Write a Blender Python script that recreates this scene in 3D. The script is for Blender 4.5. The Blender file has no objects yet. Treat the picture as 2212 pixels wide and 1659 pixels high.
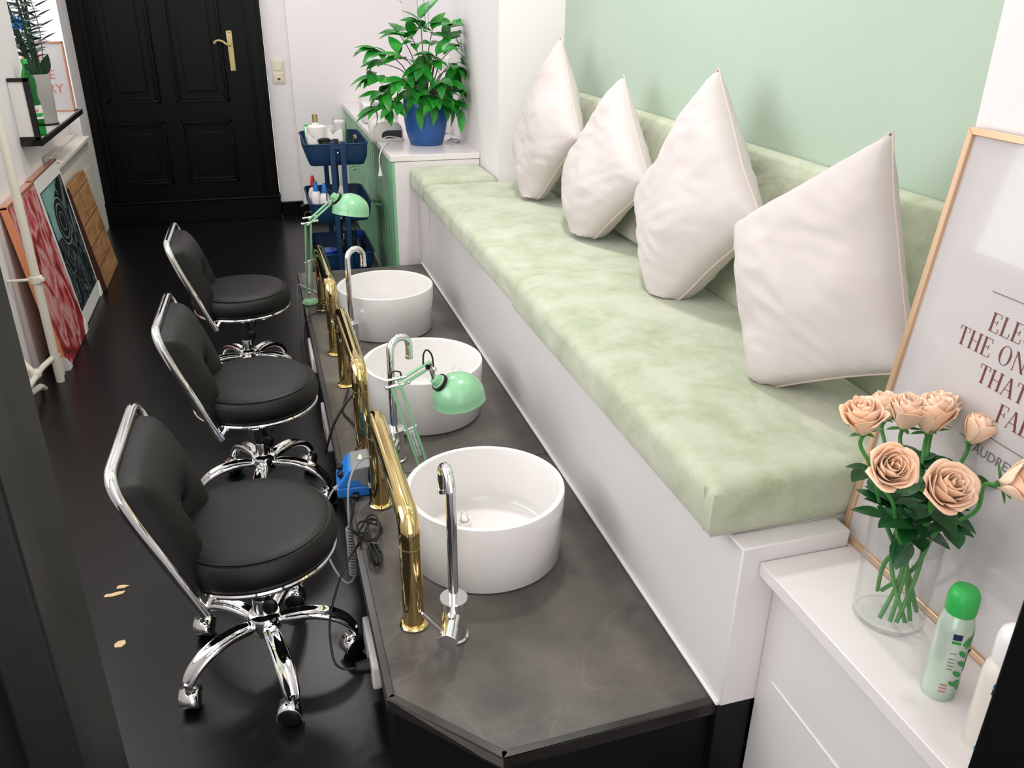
import bpy, bmesh, math, random
from mathutils import Vector, Matrix, noise
PI = math.pi
R = math.radians
random.seed(7)
SC = bpy.context.scene
COL = SC.collection

# ------------------------------------------------------------------ camera
cam_d = bpy.data.cameras.new('camera')
cam = bpy.data.objects.new('camera', cam_d)
COL.objects.link(cam)
PITCH, YAW, ROLL, FPX = 0.43694, 0.29091, 0.00974, 1819.8
fw = Vector((math.sin(YAW)*math.cos(PITCH), math.cos(YAW)*math.cos(PITCH), -math.sin(PITCH)))
rt = Vector((math.cos(YAW), -math.sin(YAW), 0))
up = rt.cross(fw)
r2 = rt*math.cos(ROLL)+up*math.sin(ROLL)
u2 = -rt*math.sin(ROLL)+up*math.cos(ROLL)
cam.matrix_world = Matrix(((r2.x, u2.x, -fw.x, 0), (r2.y, u2.y, -fw.y, 0), (r2.z, u2.z, -fw.z, 1.5), (0, 0, 0, 1)))
cam_d.sensor_width = 36
cam_d.lens = FPX/2212*36
cam_d.clip_start = 0.02
SC.camera = cam
# ------------------------------------------------------------------ world, lights, exposure
w = bpy.data.worlds.new('world'); SC.world = w; w.use_nodes = True
w.node_tree.nodes['Background'].inputs[0].default_value = (1, .98, .97, 1)
w.node_tree.nodes['Background'].inputs[1].default_value = 2.2
vs = SC.view_settings
vs.view_transform = 'Standard'; vs.look = 'None'; vs.gamma = 1; vs.use_curve_mapping = False
vs.exposure = 0.20

def area(name, loc, size, power, rot=(0, 0, 0), color=(1, 1, 1)):
    l = bpy.data.lights.new(name, 'AREA'); l.shape = 'RECTANGLE'
    l.size, l.size_y = size; l.energy = power; l.color = color
    o = bpy.data.objects.new(name, l); COL.objects.link(o)
    o.location = loc; o.rotation_euler = rot
    return o
area('ceiling_spot', (0.84, 2.62, 2.94), (0.20, 0.20), 24, color=(1, .985, .97))
area('back_fill_spot', (0.10, 4.9, 2.94), (0.35, 0.35), 13, color=(1, .985, .97))  # unseen second spot, added to spread the key toward the back
area('ceiling_fill_left', (-0.45, 3.4, 2.86), (0.9, 4.6), 7, (0, R(-32), 0), color=(1, .985, .97))  # added soft fill from the upper left, no visible fixture
area('ceiling_fill_right', (0.35, 3.4, 2.95), (0.5, 4.4), 7, (0, R(25), 0), color=(1, .985, .97))  # added fill, tilted to brighten the left wall
area('front_fill', (0.15, .72, 2.55), (1.2, .8), 3.5, (R(62), 0, 0), color=(1, .985, .98))  # unseen fill added above the doorway for faces turned to the camera
area('side_fill', (-.985, 2.05, 1.55), (1.3, 1.9), 13, (0, R(-90), 0), color=(.98, .985, 1))  # added side fill for upright faces, from an invented window
area('window_daylight', (-1.38, 5.3, 1.75), (1.0, 1.0), 8, (0, R(-90), 0), color=(.96, .98, 1))

# ------------------------------------------------------------------ materials
def mat(name, col, rough=.5, metal=0, spec=.5, coat=0, coat_r=.1, sheen=0, trans=0, ior=1.45,
        var=0, vscale=5, vcol=None, bump=0, bscale=60, emit=None, alpha=1, detail=4):
    m = bpy.data.materials.new(name); m.use_nodes = True
    nt = m.node_tree; b = nt.nodes['Principled BSDF']
    c = (col[0], col[1], col[2], 1)
    b.inputs['Base Color'].default_value = c
    b.inputs['Roughness'].default_value = rough
    b.inputs['Metallic'].default_value = metal
    b.inputs['Specular IOR Level'].default_value = spec
    b.inputs['Coat Weight'].default_value = coat
    b.inputs['Coat Roughness'].default_value = coat_r
    b.inputs['Sheen Weight'].default_value = sheen
    b.inputs['Transmission Weight'].default_value = trans
    b.inputs['IOR'].default_value = ior
    b.inputs['Alpha'].default_value = alpha
    tc = nt.nodes.new('ShaderNodeTexCoord')
    if var or vcol:
        n = nt.nodes.new('ShaderNodeTexNoise'); n.inputs['Scale'].default_value = vscale
        n.inputs['Detail'].default_value = detail
        nt.links.new(tc.outputs['Object'], n.inputs['Vector'])
        r = nt.nodes.new('ShaderNodeValToRGB')
        r.color_ramp.elements[0].position = .35; r.color_ramp.elements[1].position = .65
        v = vcol or tuple(x*(1-var) for x in col)
        r.color_ramp.elements[0].color = (v[0], v[1], v[2], 1)
        r.color_ramp.elements[1].color = c
        nt.links.new(n.outputs['Fac'], r.inputs['Fac'])
        nt.links.new(r.outputs['Color'], b.inputs['Base Color'])
    if bump:
        n2 = nt.nodes.new('ShaderNodeTexNoise'); n2.inputs['Scale'].default_value = bscale
        n2.inputs['Detail'].default_value = 5
        nt.links.new(tc.outputs['Object'], n2.inputs['Vector'])
        bp = nt.nodes.new('ShaderNodeBump'); bp.inputs['Strength'].default_value = bump
        bp.inputs['Distance'].default_value = .01
        nt.links.new(n2.outputs['Fac'], bp.inputs['Height'])
        nt.links.new(bp.outputs['Normal'], b.inputs['Normal'])
    if emit:
        b.inputs['Emission Color'].default_value = (*col, 1); b.inputs['Emission Strength'].default_value = emit
    return m

def srgb(r, g, b):
    f = lambda v: (v/255/12.92) if v/255 <= .04045 else ((v/255+.055)/1.055)**2.4
    return (f(r), f(g), f(b))

M = {}
M['white_wall'] = mat('white_wall_paint', srgb(234, 228, 228), .6, bump=.05, bscale=30)
M['white_lacquer'] = mat('white_lacquer', srgb(232, 225, 224), .32, coat=.3, var=.02, vscale=3)
M['bench_white'] = mat('bench_white_paint', srgb(226, 221, 220), .35, bump=.04, bscale=8, var=.025, vscale=4)
M['mint_wall'] = mat('mint_wall_paint', srgb(180, 197, 179), .55, var=.03, vscale=2.0, bump=.04, bscale=25)
M['ceiling'] = mat('ceiling_paint', srgb(240, 238, 236), .7)
M['black_floor'] = mat('black_painted_boards', srgb(14, 12, 13), .3, spec=.5, bump=.05, bscale=14, var=.3, vscale=9)
M['black_paint'] = mat('black_gloss_paint', srgb(5, 5, 5), .38, spec=.22, bump=.05, bscale=20)
M['black_matte'] = mat('black_matte', srgb(9, 9, 10), .55, spec=.3)
M['black_plastic'] = mat('black_plastic', srgb(14, 14, 15), .35)
M['cable_black'] = mat('black_rubber_cable', srgb(12, 12, 13), .45)
M['grey_cable'] = mat('grey_cable', srgb(150, 152, 158), .45)
M['chrome'] = mat('chrome', (.86, .86, .87), .055, metal=1)
M['brass'] = mat('polished_brass', (.78, .60, .27), .07, metal=1, var=.12, vscale=3)
M['brass_old'] = mat('aged_brass', srgb(196, 178, 130), .3, metal=.85, var=.25, vscale=60)
M['leather'] = mat('black_leather', srgb(12, 10, 9), .46, spec=.45, bump=.12, bscale=350)
M['ceramic'] = mat('white_basin_ceramic', srgb(236, 232, 230), .16, coat=.6, coat_r=.06)
M['mint_metal'] = mat('mint_enamel', srgb(138, 194, 150), .25, coat=.5)
M['green_cab'] = mat('mint_green_panel_paint', srgb(136, 190, 148), .35, var=.05, vscale=3)
M['pillow'] = mat('pale_pink_cotton', srgb(206, 196, 194), .85, sheen=.1, bump=.10, bscale=260, spec=.2)
M['pink_piping'] = mat('pink_piping', srgb(214, 192, 186), .8, spec=.2)
M['plant_leaf'] = mat('glossy_green_leaf', srgb(44, 150, 44), .33, vcol=srgb(22, 104, 32), vscale=9, spec=.5)
M['plant_dark'] = mat('dark_green_leaf', srgb(28, 66, 38), .4, vcol=srgb(16, 44, 26), vscale=12)
M['rose_leaf'] = mat('rose_leaf_green', srgb(22, 92, 40), .4, vcol=srgb(12, 62, 26), vscale=20)
M['stem'] = mat('green_stem', srgb(72, 142, 66), .5, var=.25, vscale=40)
M['stem_brown'] = mat('brown_stem', srgb(96, 84, 62), .6)
M['pot_blue'] = mat('blue_glazed_pot', srgb(28, 84, 150), .38, var=.12, vscale=4, coat=.2)
M['trolley'] = mat('navy_powder_coat', srgb(24, 54, 88), .42, spec=.4)
M['trolley_in'] = mat('navy_basket_lining', srgb(12, 30, 56), .5)
M['white_plastic'] = mat('white_plastic', srgb(236, 232, 230), .3)
M['cream_plastic'] = mat('cream_plastic', srgb(234, 229, 222), .35)
M['grey_plastic'] = mat('grey_plastic', srgb(122, 124, 124), .4)
M['lt_grey'] = mat('light_grey_panel', srgb(176, 172, 166), .5)
M['blue_plastic'] = mat('blue_plastic', srgb(38, 120, 206), .3)
M['deep_blue'] = mat('deep_blue_plastic', srgb(14, 60, 170), .3)
M['red_plastic'] = mat('red_plastic', srgb(226, 54, 40), .35)
M['green_plastic'] = mat('green_plastic', srgb(30, 168, 50), .35)
M['peach'] = mat('peach_rose_petal', srgb(255, 226, 202), .6, vcol=srgb(253, 212, 178), vscale=14, spec=.25, sheen=.1)
M['copper'] = mat('rose_gold_frame', srgb(222, 160, 130), .28, metal=.7)
M['gold_frame'] = mat('pale_gold_frame', srgb(214, 180, 148), .3, metal=.5)
M['paper'] = mat('white_print_paper', srgb(200, 194, 194), .12, coat=.5, coat_r=.03, spec=.5)
M['ink_brown'] = mat('copper_brown_ink', srgb(112, 58, 52), .4)
M['ink_pink'] = mat('pink_foil_ink', srgb(196, 112, 116), .4)
M['ink_grey'] = mat('grey_ink', srgb(120, 112, 110), .5)
M['radiator'] = mat('cream_radiator_enamel', srgb(226, 218, 204), .4, var=.03, vscale=8)
M['cord_white'] = mat('white_cord', srgb(232, 228, 224), .4)
M['orange'] = mat('orange_canvas_edge', srgb(236, 150, 104), .6)
M['corner_white'] = mat('white_foam_corner', srgb(216, 212, 210), .7)
M['cardboard'] = mat('pink_carton', srgb(226, 176, 170), .6)
M['pearl'] = mat('pearl_green_can', srgb(176, 204, 180), .3, metal=.35, vcol=srgb(206, 218, 206), vscale=14)
M['cap_green'] = mat('green_cap', srgb(48, 168, 78), .35)
M['leaf_print'] = mat('green_leaf_print', srgb(40, 150, 72), .35)
M['navy_ink'] = mat('navy_print', srgb(16, 26, 70), .4)
M['can_white'] = mat('white_can_paint', srgb(224, 216, 206), .3)
M['cyan_print'] = mat('cyan_print', srgb(28, 164, 200), .35)
M['blue_print'] = mat('blue_print', srgb(20, 90, 176), .35)
M['scrap'] = mat('peeled_beige_chip', srgb(226, 196, 150), .7)
M['switch'] = mat('ivory_switch', srgb(226, 216, 198), .35)
M['soil'] = mat('dark_soil', srgb(34, 28, 22), .9, bump=.5, bscale=80)
M['grout'] = mat('white_sealant', srgb(236, 232, 230), .5)
def thin_glass(name, tint, ior=1.45, refl=1.0):
    m = bpy.data.materials.new(name); m.use_nodes = True; nt = m.node_tree
    nt.nodes.remove(nt.nodes['Principled BSDF']); out = nt.nodes['Material Output']
    t = nt.nodes.new('ShaderNodeBsdfTransparent'); t.inputs[0].default_value = (*tint, 1)
    g = nt.nodes.new('ShaderNodeBsdfGlossy'); g.inputs['Roughness'].default_value = .02
    f = nt.nodes.new('ShaderNodeMapRange'); lw_ = nt.nodes.new('ShaderNodeLayerWeight'); lw_.inputs['Blend'].default_value = .5
    pw = nt.nodes.new('ShaderNodeMath'); pw.operation = 'POWER'; pw.inputs[1].default_value = 4
    nt.links.new(lw_.outputs['Facing'], pw.inputs[0]); nt.links.new(pw.outputs[0], f.inputs['Value'])
    f.inputs['To Min'].default_value = ((ior-1)/(ior+1))**2; f.inputs['To Max'].default_value = .5
    x = nt.nodes.new('ShaderNodeMixShader')
    nt.links.new(f.outputs[0], x.inputs[0]); nt.links.new(t.outputs[0], x.inputs[1]); nt.links.new(g.outputs[0], x.inputs[2]); nt.links.new(x.outputs[0], out.inputs[0])
    return m
M['clear'] = thin_glass('clear_plastic', (.97, .97, .97), 1.35)
M['glass'] = thin_glass('clear_glass', (.985, .992, .988), 1.45)
M['green_glass'] = thin_glass('green_bottle_plastic', (.16, .62, .26), 1.4)
M['water'] = thin_glass('water', (.975, .99, .985), 1.22)
M['black_glass'] = mat('black_display', srgb(20, 16, 18), .1)
M['window_glow'] = mat('frosted_window_pane', srgb(240, 244, 250), .5, emit=1.2)  # glow for the niche window and the added side panel

def velvet():
    m = mat('sage_green_velvet', srgb(190, 206, 168), .7, sheen=.35, spec=.2)
    nt = m.node_tree; b = nt.nodes['Principled BSDF']
    tc = nt.nodes.new('ShaderNodeTexCoord')
    mp = nt.nodes.new('ShaderNodeMapping'); mp.inputs['Scale'].default_value = (1, 1, 1)
    n1 = nt.nodes.new('ShaderNodeTexNoise'); n1.inputs['Scale'].default_value = 7.5
    n1.inputs['Detail'].default_value = 8; n1.inputs['Roughness'].default_value = .66; n1.inputs['Distortion'].default_value = .35
    r = nt.nodes.new('ShaderNodeValToRGB')
    e = r.color_ramp.elements
    e[0].position = .33; e[0].color = (*srgb(156, 167, 134), 1)
    e[1].position = .64; e[1].color = (*srgb(190, 193, 172), 1)
    x = e.new(.5); x.color = (*srgb(179, 184, 159), 1)
    nt.links.new(tc.outputs['Object'], mp.inputs['Vector']); nt.links.new(mp.outputs[0], n1.inputs['Vector'])
    nt.links.new(n1.outputs['Fac'], r.inputs['Fac']); nt.links.new(r.outputs['Color'], b.inputs['Base Color'])
    n2 = nt.nodes.new('ShaderNodeTexNoise'); n2.inputs['Scale'].default_value = 3.2; n2.inputs['Detail'].default_value = 5
    n2.inputs['Distortion'].default_value = 1.6
    nt.links.new(tc.outputs['Object'], n2.inputs['Vector'])
    bp = nt.nodes.new('ShaderNodeBump'); bp.inputs['Strength'].default_value = .55; bp.inputs['Distance'].default_value = .02
    nt.links.new(n2.outputs['Fac'], bp.inputs['Height']); nt.links.new(bp.outputs['Normal'], b.inputs['Normal'])
    return m
M['velvet'] = velvet()

def slate():
    m = mat('dark_slate_laminate', srgb(86, 82, 80), .34, spec=.55)
    nt = m.node_tree; b = nt.nodes['Principled BSDF']
    tc = nt.nodes.new('ShaderNodeTexCoord')
    n1 = nt.nodes.new('ShaderNodeTexNoise'); n1.inputs['Scale'].default_value = 5; n1.inputs['Detail'].default_value = 9
    n1.inputs['Roughness'].default_value = .6
    r = nt.nodes.new('ShaderNodeValToRGB'); e = r.color_ramp.elements
    e[0].position = .3; e[0].color = (*srgb(74, 69, 66), 1); e[1].position = .7; e[1].color = (*srgb(108, 102, 97), 1)
    n2 = nt.nodes.new('ShaderNodeTexNoise'); n2.inputs['Scale'].default_value = 1.7; n2.inputs['Detail'].default_value = 3
    n2.inputs['Distortion'].default_value = 1.2
    r2_ = nt.nodes.new('ShaderNodeValToRGB'); e = r2_.color_ramp.elements
    e[0].position = .492; e[0].color = (0, 0, 0, 1); e[1].position = .5; e[1].color = (.07, .07, .07, 1)
    x = e.new(.508); x.color = (0, 0, 0, 1)
    mx = nt.nodes.new('ShaderNodeMix'); mx.data_type = 'RGBA'; mx.inputs[7].default_value = (*srgb(165, 160, 154), 1)
    nt.links.new(tc.outputs['Object'], n1.inputs['Vector']); nt.links.new(tc.outputs['Object'], n2.inputs['Vector'])
    nt.links.new(n1.outputs['Fac'], r.inputs['Fac']); nt.links.new(n2.outputs['Fac'], r2_.inputs['Fac'])
    nt.links.new(r2_.outputs['Color'], mx.inputs[0]); nt.links.new(r.outputs['Color'], mx.inputs[6])
    nt.links.new(mx.outputs[2], b.inputs['Base Color'])
    b.inputs['Roughness'].default_value = .3; b.inputs['Specular IOR Level'].default_value = .22
    return m
M['slate'] = slate()

def ramp_mat(name, stops, kind='noise', scale=6, distort=1.5, detail=6, rough=.5, mscale=(1, 1, 1), rot=(0, 0, 0)):
    m = mat(name, (.5, .5, .5), rough); nt = m.node_tree; b = nt.nodes['Principled BSDF']
    tc = nt.nodes.new('ShaderNodeTexCoord'); mp = nt.nodes.new('ShaderNodeMapping')
    mp.inputs['Scale'].default_value = mscale; mp.inputs['Rotation'].default_value = rot
    nt.links.new(tc.outputs['Object'], mp.inputs['Vector'])
    if kind == 'noise':
        t = nt.nodes.new('ShaderNodeTexNoise'); t.inputs['Detail'].default_value = detail; t.inputs['Distortion'].default_value = distort
        out = t.outputs['Fac']
    elif kind == 'rings':
        t = nt.nodes.new('ShaderNodeTexWave'); t.wave_type = 'RINGS'; t.rings_direction = 'X'
        t.inputs['Distortion'].default_value = distort; t.inputs['Detail'].default_value = detail; out = t.outputs['Fac']
    else:
        t = nt.nodes.new('ShaderNodeTexVoronoi'); out = t.outputs['Distance']
    t.inputs['Scale'].default_value = scale
    src = mp.outputs[0]
    if kind == 'voronoi':
        nn = nt.nodes.new('ShaderNodeTexNoise'); nn.inputs['Scale'].default_value = 9; nn.inputs['Detail'].default_value = 4
        nt.links.new(src, nn.inputs['Vector'])
        ad = nt.nodes.new('ShaderNodeVectorMath'); ad.operation = 'MULTIPLY_ADD'
        ad.inputs[1].default_value = (distort,)*3
        nt.links.new(nn.outputs['Color'], ad.inputs[0]); nt.links.new(src, ad.inputs[2]); src = ad.outputs[0]
    nt.links.new(src, t.inputs['Vector'])
    r = nt.nodes.new('ShaderNodeValToRGB'); e = r.color_ramp.elements
    e[0].position, e[0].color = stops[0][0], (*srgb(*stops[0][1]), 1)
    e[1].position, e[1].color = stops[-1][0], (*srgb(*stops[-1][1]), 1)
    for p, c in stops[1:-1]:
        x = e.new(p); x.color = (*srgb(*c), 1)
    nt.links.new(out, r.inputs['Fac']); nt.links.new(r.outputs['Color'], b.inputs['Base Color'])
    return m
M['peony'] = ramp_mat('red_peony_print', [(.0, (120, 14, 20)), (.18, (164, 38, 42)), (.3, (196, 96, 98)), (.45, (212, 164, 162)), (.62, (172, 52, 54)), (.8, (90, 10, 16))],
                      'voronoi', 8, .22, rough=.35, mscale=(1, 1, .6))
M['car_print'] = ramp_mat('teal_and_black_print', [(.0, (10, 12, 16)), (.44, (16, 20, 26)), (.49, (110, 122, 124)), (.52, (18, 22, 28)), (.62, (30, 44, 48)), (.70, (96, 130, 124)), (1, (150, 180, 172))],
                          'noise', 4.2, 2.8, 5, rough=.3, mscale=(1, 1.4, .8))
M['teal'] = mat('teal_print_ink', srgb(130, 176, 168), .35, vcol=srgb(92, 136, 132), vscale=7)
M['ink_dark'] = mat('dark_print_ink', srgb(18, 24, 28), .35)
M['ink_silver'] = mat('silver_print_ink', srgb(130, 146, 146), .35)
M['wood'] = ramp_mat('worn_brown_wood', [(.2, (118, 78, 46)), (.5, (164, 118, 74)), (.8, (188, 146, 100))], 'noise', 7, 1.2, 6, .6, (1, .6, 2.4))
M['wood_line'] = mat('dark_plank_joint', srgb(74, 42, 24), .7)
M['grey_print'] = mat('grey_seam', srgb(196, 190, 188), .5)

# ------------------------------------------------------------------ mesh helpers
def V(*a): return Vector(a)
class G:
    def __init__(s): s.bm = bmesh.new()
    def face(s, pts):
        try: return s.bm.faces.new([s.bm.verts.new(p) for p in pts])
        except ValueError: return None
    def box(s, c, d, m=None):
        x, y, z = d[0]/2, d[1]/2, d[2]/2
        P = [V(sx*x, sy*y, sz*z) for sx in (-1, 1) for sy in (-1, 1) for sz in (-1, 1)]
        if m: P = [m @ p for p in P]
        v = [s.bm.verts.new(p+V(*c)) for p in P]
        for f in ((0, 1, 3, 2), (4, 6, 7, 5), (0, 4, 5, 1), (2, 3, 7, 6), (0, 2, 6, 4), (1, 5, 7, 3)):
            s.bm.faces.new([v[i] for i in f])
        return s
    def span(s, a, b):
        return s.box([(a[i]+b[i])/2 for i in range(3)], [abs(b[i]-a[i]) for i in range(3)])
    def hexa(s, lo, hi):    # two quads (4 pts each) joined
        a = [s.bm.verts.new(p) for p in lo]; b = [s.bm.verts.new(p) for p in hi]
        s.bm.faces.new(a[::-1]); s.bm.faces.new(b)
        for i in range(len(a)):
            j = (i+1) % len(a); s.bm.faces.new((a[i], a[j], b[j], b[i]))
        return s
    def prism(s, pts, d):   # planar polygon extruded by vector d
        d = V(*d); return s.hexa([V(*p) for p in pts], [V(*p)+d for p in pts])
    def grid(s, f, nu, nv, closeu=False):
        g = [[s.bm.verts.new(f(i/(nu if closeu else nu-1), j/(nv-1))) for j in range(nv)] for i in range(nu)]
        for i in range(nu if closeu else nu-1):
            for j in range(nv-1):
                k = (i+1) % nu
                s.bm.faces.new((g[i][j], g[k][j], g[k][j+1], g[i][j+1]))
        return g
    def lathe(s, prof, n=32, m=None, caps=True):
        m = m or Matrix()
        rings = []
        for r, z in prof:
            if r < 1e-6: rings.append([s.bm.verts.new(m @ V(0, 0, z))])
            else: rings.append([s.bm.verts.new(m @ V(r*math.cos(2*PI*i/n), r*math.sin(2*PI*i/n), z)) for i in range(n)])
        for a, b in zip(rings, rings[1:]):
            for i in range(n):
                j = (i+1) % n
                if len(a) == 1 and len(b) == 1: continue
                if len(a) == 1: s.bm.faces.new((a[0], b[j], b[i]))
                elif len(b) == 1: s.bm.faces.new((a[i], a[j], b[0]))
                else: s.bm.faces.new((a[i], a[j], b[j], b[i]))
        if caps:
            if len(rings[0]) > 1: s.bm.faces.new(rings[0][::-1])
            if len(rings[-1]) > 1: s.bm.faces.new(rings[-1])
        return s
    def cyl(s, p0, p1, r0, r1=None, n=24):
        r1 = r0 if r1 is None else r1
        p0, p1 = V(*p0), V(*p1); d = p1-p0
        q = d.to_track_quat('Z', 'Y').to_matrix().to_4x4(); q.translation = p0
        return s.lathe([(r0, 0), (r1, d.length)], n, q)
    def ball(s, c, r, n=16, sc=(1, 1, 1)):
        m = Matrix.Translation(V(*c)) @ Matrix.Diagonal((sc[0], sc[1], sc[2], 1))
        return s.lathe([(r*math.sin(PI*i/(n//2)) if 0 < i < n//2 else 0, -r*math.cos(PI*i/(n//2))) for i in range(n//2+1)], n, m, False)
    def tube(s, path, r, n=12, closed=False, cap=True, flat=None):
        P = [V(*p) for p in path]; N = len(P)
        rr = r if isinstance(r, (list, tuple)) else [r]*N
        T = []
        for i in range(N):
            a = P[(i-1) % N] if (closed or i) else P[0]; b = P[(i+1) % N] if (closed or i < N-1) else P[-1]
            t = (b-a); T.append(t.normalized() if t.length > 1e-9 else V(0, 0, 1))
        ref = V(0, 0, 1) if abs(T[0].z) < .9 else V(1, 0, 0)
        nrm = (ref-T[0]*ref.dot(T[0])).normalized()
        rings = []
        for i in range(N):
            nrm = (nrm-T[i]*nrm.dot(T[i]))
            nrm = nrm.normalized() if nrm.length > 1e-6 else T[i].orthogonal().normalized()
            b = T[i].cross(nrm)
            fl = flat or 1
            rings.append([s.bm.verts.new(P[i]+(nrm*math.cos(2*PI*k/n)*fl+b*math.sin(2*PI*k/n))*rr[i]) for k in range(n)])
        for i in range(N if closed else N-1):
            a, b = rings[i], rings[(i+1) % N]
            for k in range(n):
                j = (k+1) % n; s.bm.faces.new((a[k], a[j], b[j], b[k]))
        if cap and not closed: s.bm.faces.new(rings[0][::-1]); s.bm.faces.new(rings[-1])
        return s
    def xform(s, m):
        bmesh.ops.transform(s.bm, matrix=m, verts=s.bm.verts); return s

def cr(pts, n=8, closed=False):     # Catmull-Rom
    P = [V(*p) for p in pts]; N = len(P); out = []
    for i in range(N if closed else N-1):
        g = lambda k: P[k % N] if closed else P[max(0, min(N-1, k))]
        a, b, c, d = g(i-1), g(i), g(i+1), g(i+2)
        for k in range(n):
            t = k/n
            out.append(.5*((2*b)+(c-a)*t+(2*a-5*b+4*c-d)*t*t+(3*b-a-3*c+d)*t**3))
    if not closed: out.append(P[-1])
    return out

def fillet(pts, r, n=6):            # polyline with rounded corners
    P = [V(*p) for p in pts]; out = [P[0]]
    for i in range(1, len(P)-1):
        a, b, c = P[i-1], P[i], P[i+1]
        u, v = (a-b).normalized(), (c-b).normalized()
        rr = min(r, (a-b).length*.49, (c-b).length*.49)
        p, q = b+u*rr, b+v*rr
        for k in range(n+1):
            t = k/n; out.append(p*(1-t)**2+b*2*t*(1-t)+q*t*t)
    out.append(P[-1]); return out

def obj(name, g, m, parent=None, loc=None, rot=None, sharp=35, bevel=0, bseg=2, subs=0, flat=False):
    bm = g.bm
    bmesh.ops.remove_doubles(bm, verts=bm.verts, dist=1e-6)
    bmesh.ops.recalc_face_normals(bm, faces=bm.faces)
    for f in bm.faces: f.smooth = not flat
    a = R(sharp)
    for e in bm.edges:
        if len(e.link_faces) == 2 and e.calc_face_angle(0) > a: e.smooth = False
    me = bpy.data.meshes.new(name); bm.to_mesh(me); bm.free()
    mm = m if isinstance(m, (list, tuple)) else [m]
    for x in mm: me.materials.append(M[x] if isinstance(x, str) else x)
    o = bpy.data.objects.new(name, me); COL.objects.link(o)
    if parent: o.parent = parent
    if loc: o.location = loc
    if rot: o.rotation_euler = rot
    if bevel:
        md = o.modifiers.new('bevel', 'BEVEL'); md.width = bevel; md.segments = bseg; md.limit_method = 'ANGLE'; md.angle_limit = R(40)
    if subs:
        md = o.modifiers.new('sub', 'SUBSURF'); md.levels = subs; md.render_levels = subs
    return o
def tag(o, label, cat, group=None):
    o['label'] = label; o['category'] = cat
    if group: o['group'] = group
    return o
def thing(name, label, cat, loc=(0, 0, 0), rz=0, group=None):
    o = bpy.data.objects.new(name, None); COL.objects.link(o); o.empty_display_size = .05
    o.location = loc; o.rotation_euler = (0, 0, rz)
    return tag(o, label, cat, group)
def struct(name, g, m, parent=None, **k):
    o = obj(name, g, m, parent, **k)
    if not parent: o['kind'] = 'structure'
    return o
def copy_tree(o, parent=None):
    c = o.copy(); COL.objects.link(c); c.parent = parent
    for ch in list(o.children): copy_tree(ch, c)
    return c

# ------------------------------------------------------------------ room shell
XL, YD, XP, XW, ZC = -1.0, 6.32, 1.05, 1.348, 3.0
struct('floor', G().span((-1.6, -1.2, -.05), (1.6, 6.5, 0)), 'black_floor')
struct('ceiling', G().span((-1.6, .46, ZC), (1.6, 6.5, ZC+.05)), 'ceiling')
wl = G()
wl.span((XL-.5, .55, 0), (XL, 4.62, ZC))
wl.span((XL-.5, 4.62, 0), (XL-.42, 6.32, ZC))       # back of the window niche
wl.span((XL-.42, 4.62, 2.35), (XL, 6.32, ZC))
wl.span((XL-.42, 5.96, 0), (XL-.03, 6.32, 2.35))
struct('wall_left', wl, 'white_wall')
wn = G(); wn.span((XL-.42, 4.75, 1.05), (XL-.405, 5.85, 2.25))
wo = struct('window_1', wn, 'window_glow')
wf = G()
for y in (4.72, 5.30, 5.88): wf.span((XL-.42, y-.03, 1.0), (XL-.37, y+.03, 2.3))
for z in (1.02, 2.28): wf.span((XL-.42, 4.72, z-.03), (XL-.37, 5.88, z+.03))
struct('window_frame', wf, 'white_lacquer', wo, bevel=.004)
w2 = G(); w2.span((XL-.004, 1.08, .90), (XL+.004, 3.02, 2.22))
w2o = struct('side_glow_panel', w2, 'window_glow')  # out of view, glowing pane added to go with the side fill
w2 = G()
for y in (1.06, 2.05, 3.04): w2.span((XL, y-.03, .86), (XL+.03, y+.03, 2.26))
for z in (.88, 2.24): w2.span((XL, 1.03, z-.03), (XL+.03, 3.07, z+.03))
struct('window_frame', w2, 'white_lacquer', w2o, bevel=.004)  # frame bars around the added glowing pane
wb = G()
wb.span((XL-.5, YD, 0), (-1.045, YD+.12, ZC)); wb.span((.13, YD, 0), (1.6, YD+.12, ZC)); wb.span((-1.045, YD, 2.25), (.13, YD+.12, ZC))
wb.span((.285, 6.21, 0), (1.05, YD, ZC))
struct('wall_back', wb, 'white_wall')
struct('wall_alcove', G().span((XP, 3.754, 0), (XW+.12, 6.4, ZC)), 'white_wall')
struct('wall_right', G().span((1.064, .45, 0), (XW+.12, 1.084, ZC)), 'white_wall')
struct('wall_mint', G().span((XW, 1.084, 0), (XW+.12, 3.754, ZC)), 'mint_wall')
wfz = G(); wfz.span((-1.5, .47, 0), (-.18, .56, ZC)); wfz.span((.68, .455, 0), (1.062, .475, ZC)); wfz.span((-.18, .47, 2.2), (.68, .55, ZC))
struct('wall_front', wfz, 'white_wall')
# near door frame the camera looks through
tj = G()
tj.prism([(-.126, .45, 0), (-.126, .372, 0), (-.146, .366, 0), (-.150, .33, 0), (-.30, .32, 0), (-.30, .47, 0), (-.14, .47, 0)], (0, 0, 2.2))
struct('trim_1', tj, 'black_paint', bevel=.003)
tj = G()
tj.prism([(.617, .45, 0), (.617, .375, 0), (.640, .366, 0), (.645, .33, 0), (.82, .32, 0), (.82, .454, 0)], (0, 0, 2.2))
struct('trim_2', tj, 'black_paint', bevel=.003)
# floor board joints are thin grooves of the floor itself; far skirting
bs = G()
bs.span((.285, 6.185, 0), (.70, 6.21, .085)); bs.span((.262, 6.19, 0), (.285, YD, .085)); bs.span((.13, YD-.022, 0), (.262, YD, .085))
bs.span((.285, 6.178, .085), (.70, 6.21, .098)); bs.span((.13, YD-.03, .085), (.285, YD, .098))
struct('baseboard_back', bs, 'black_paint', bevel=.003)

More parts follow.
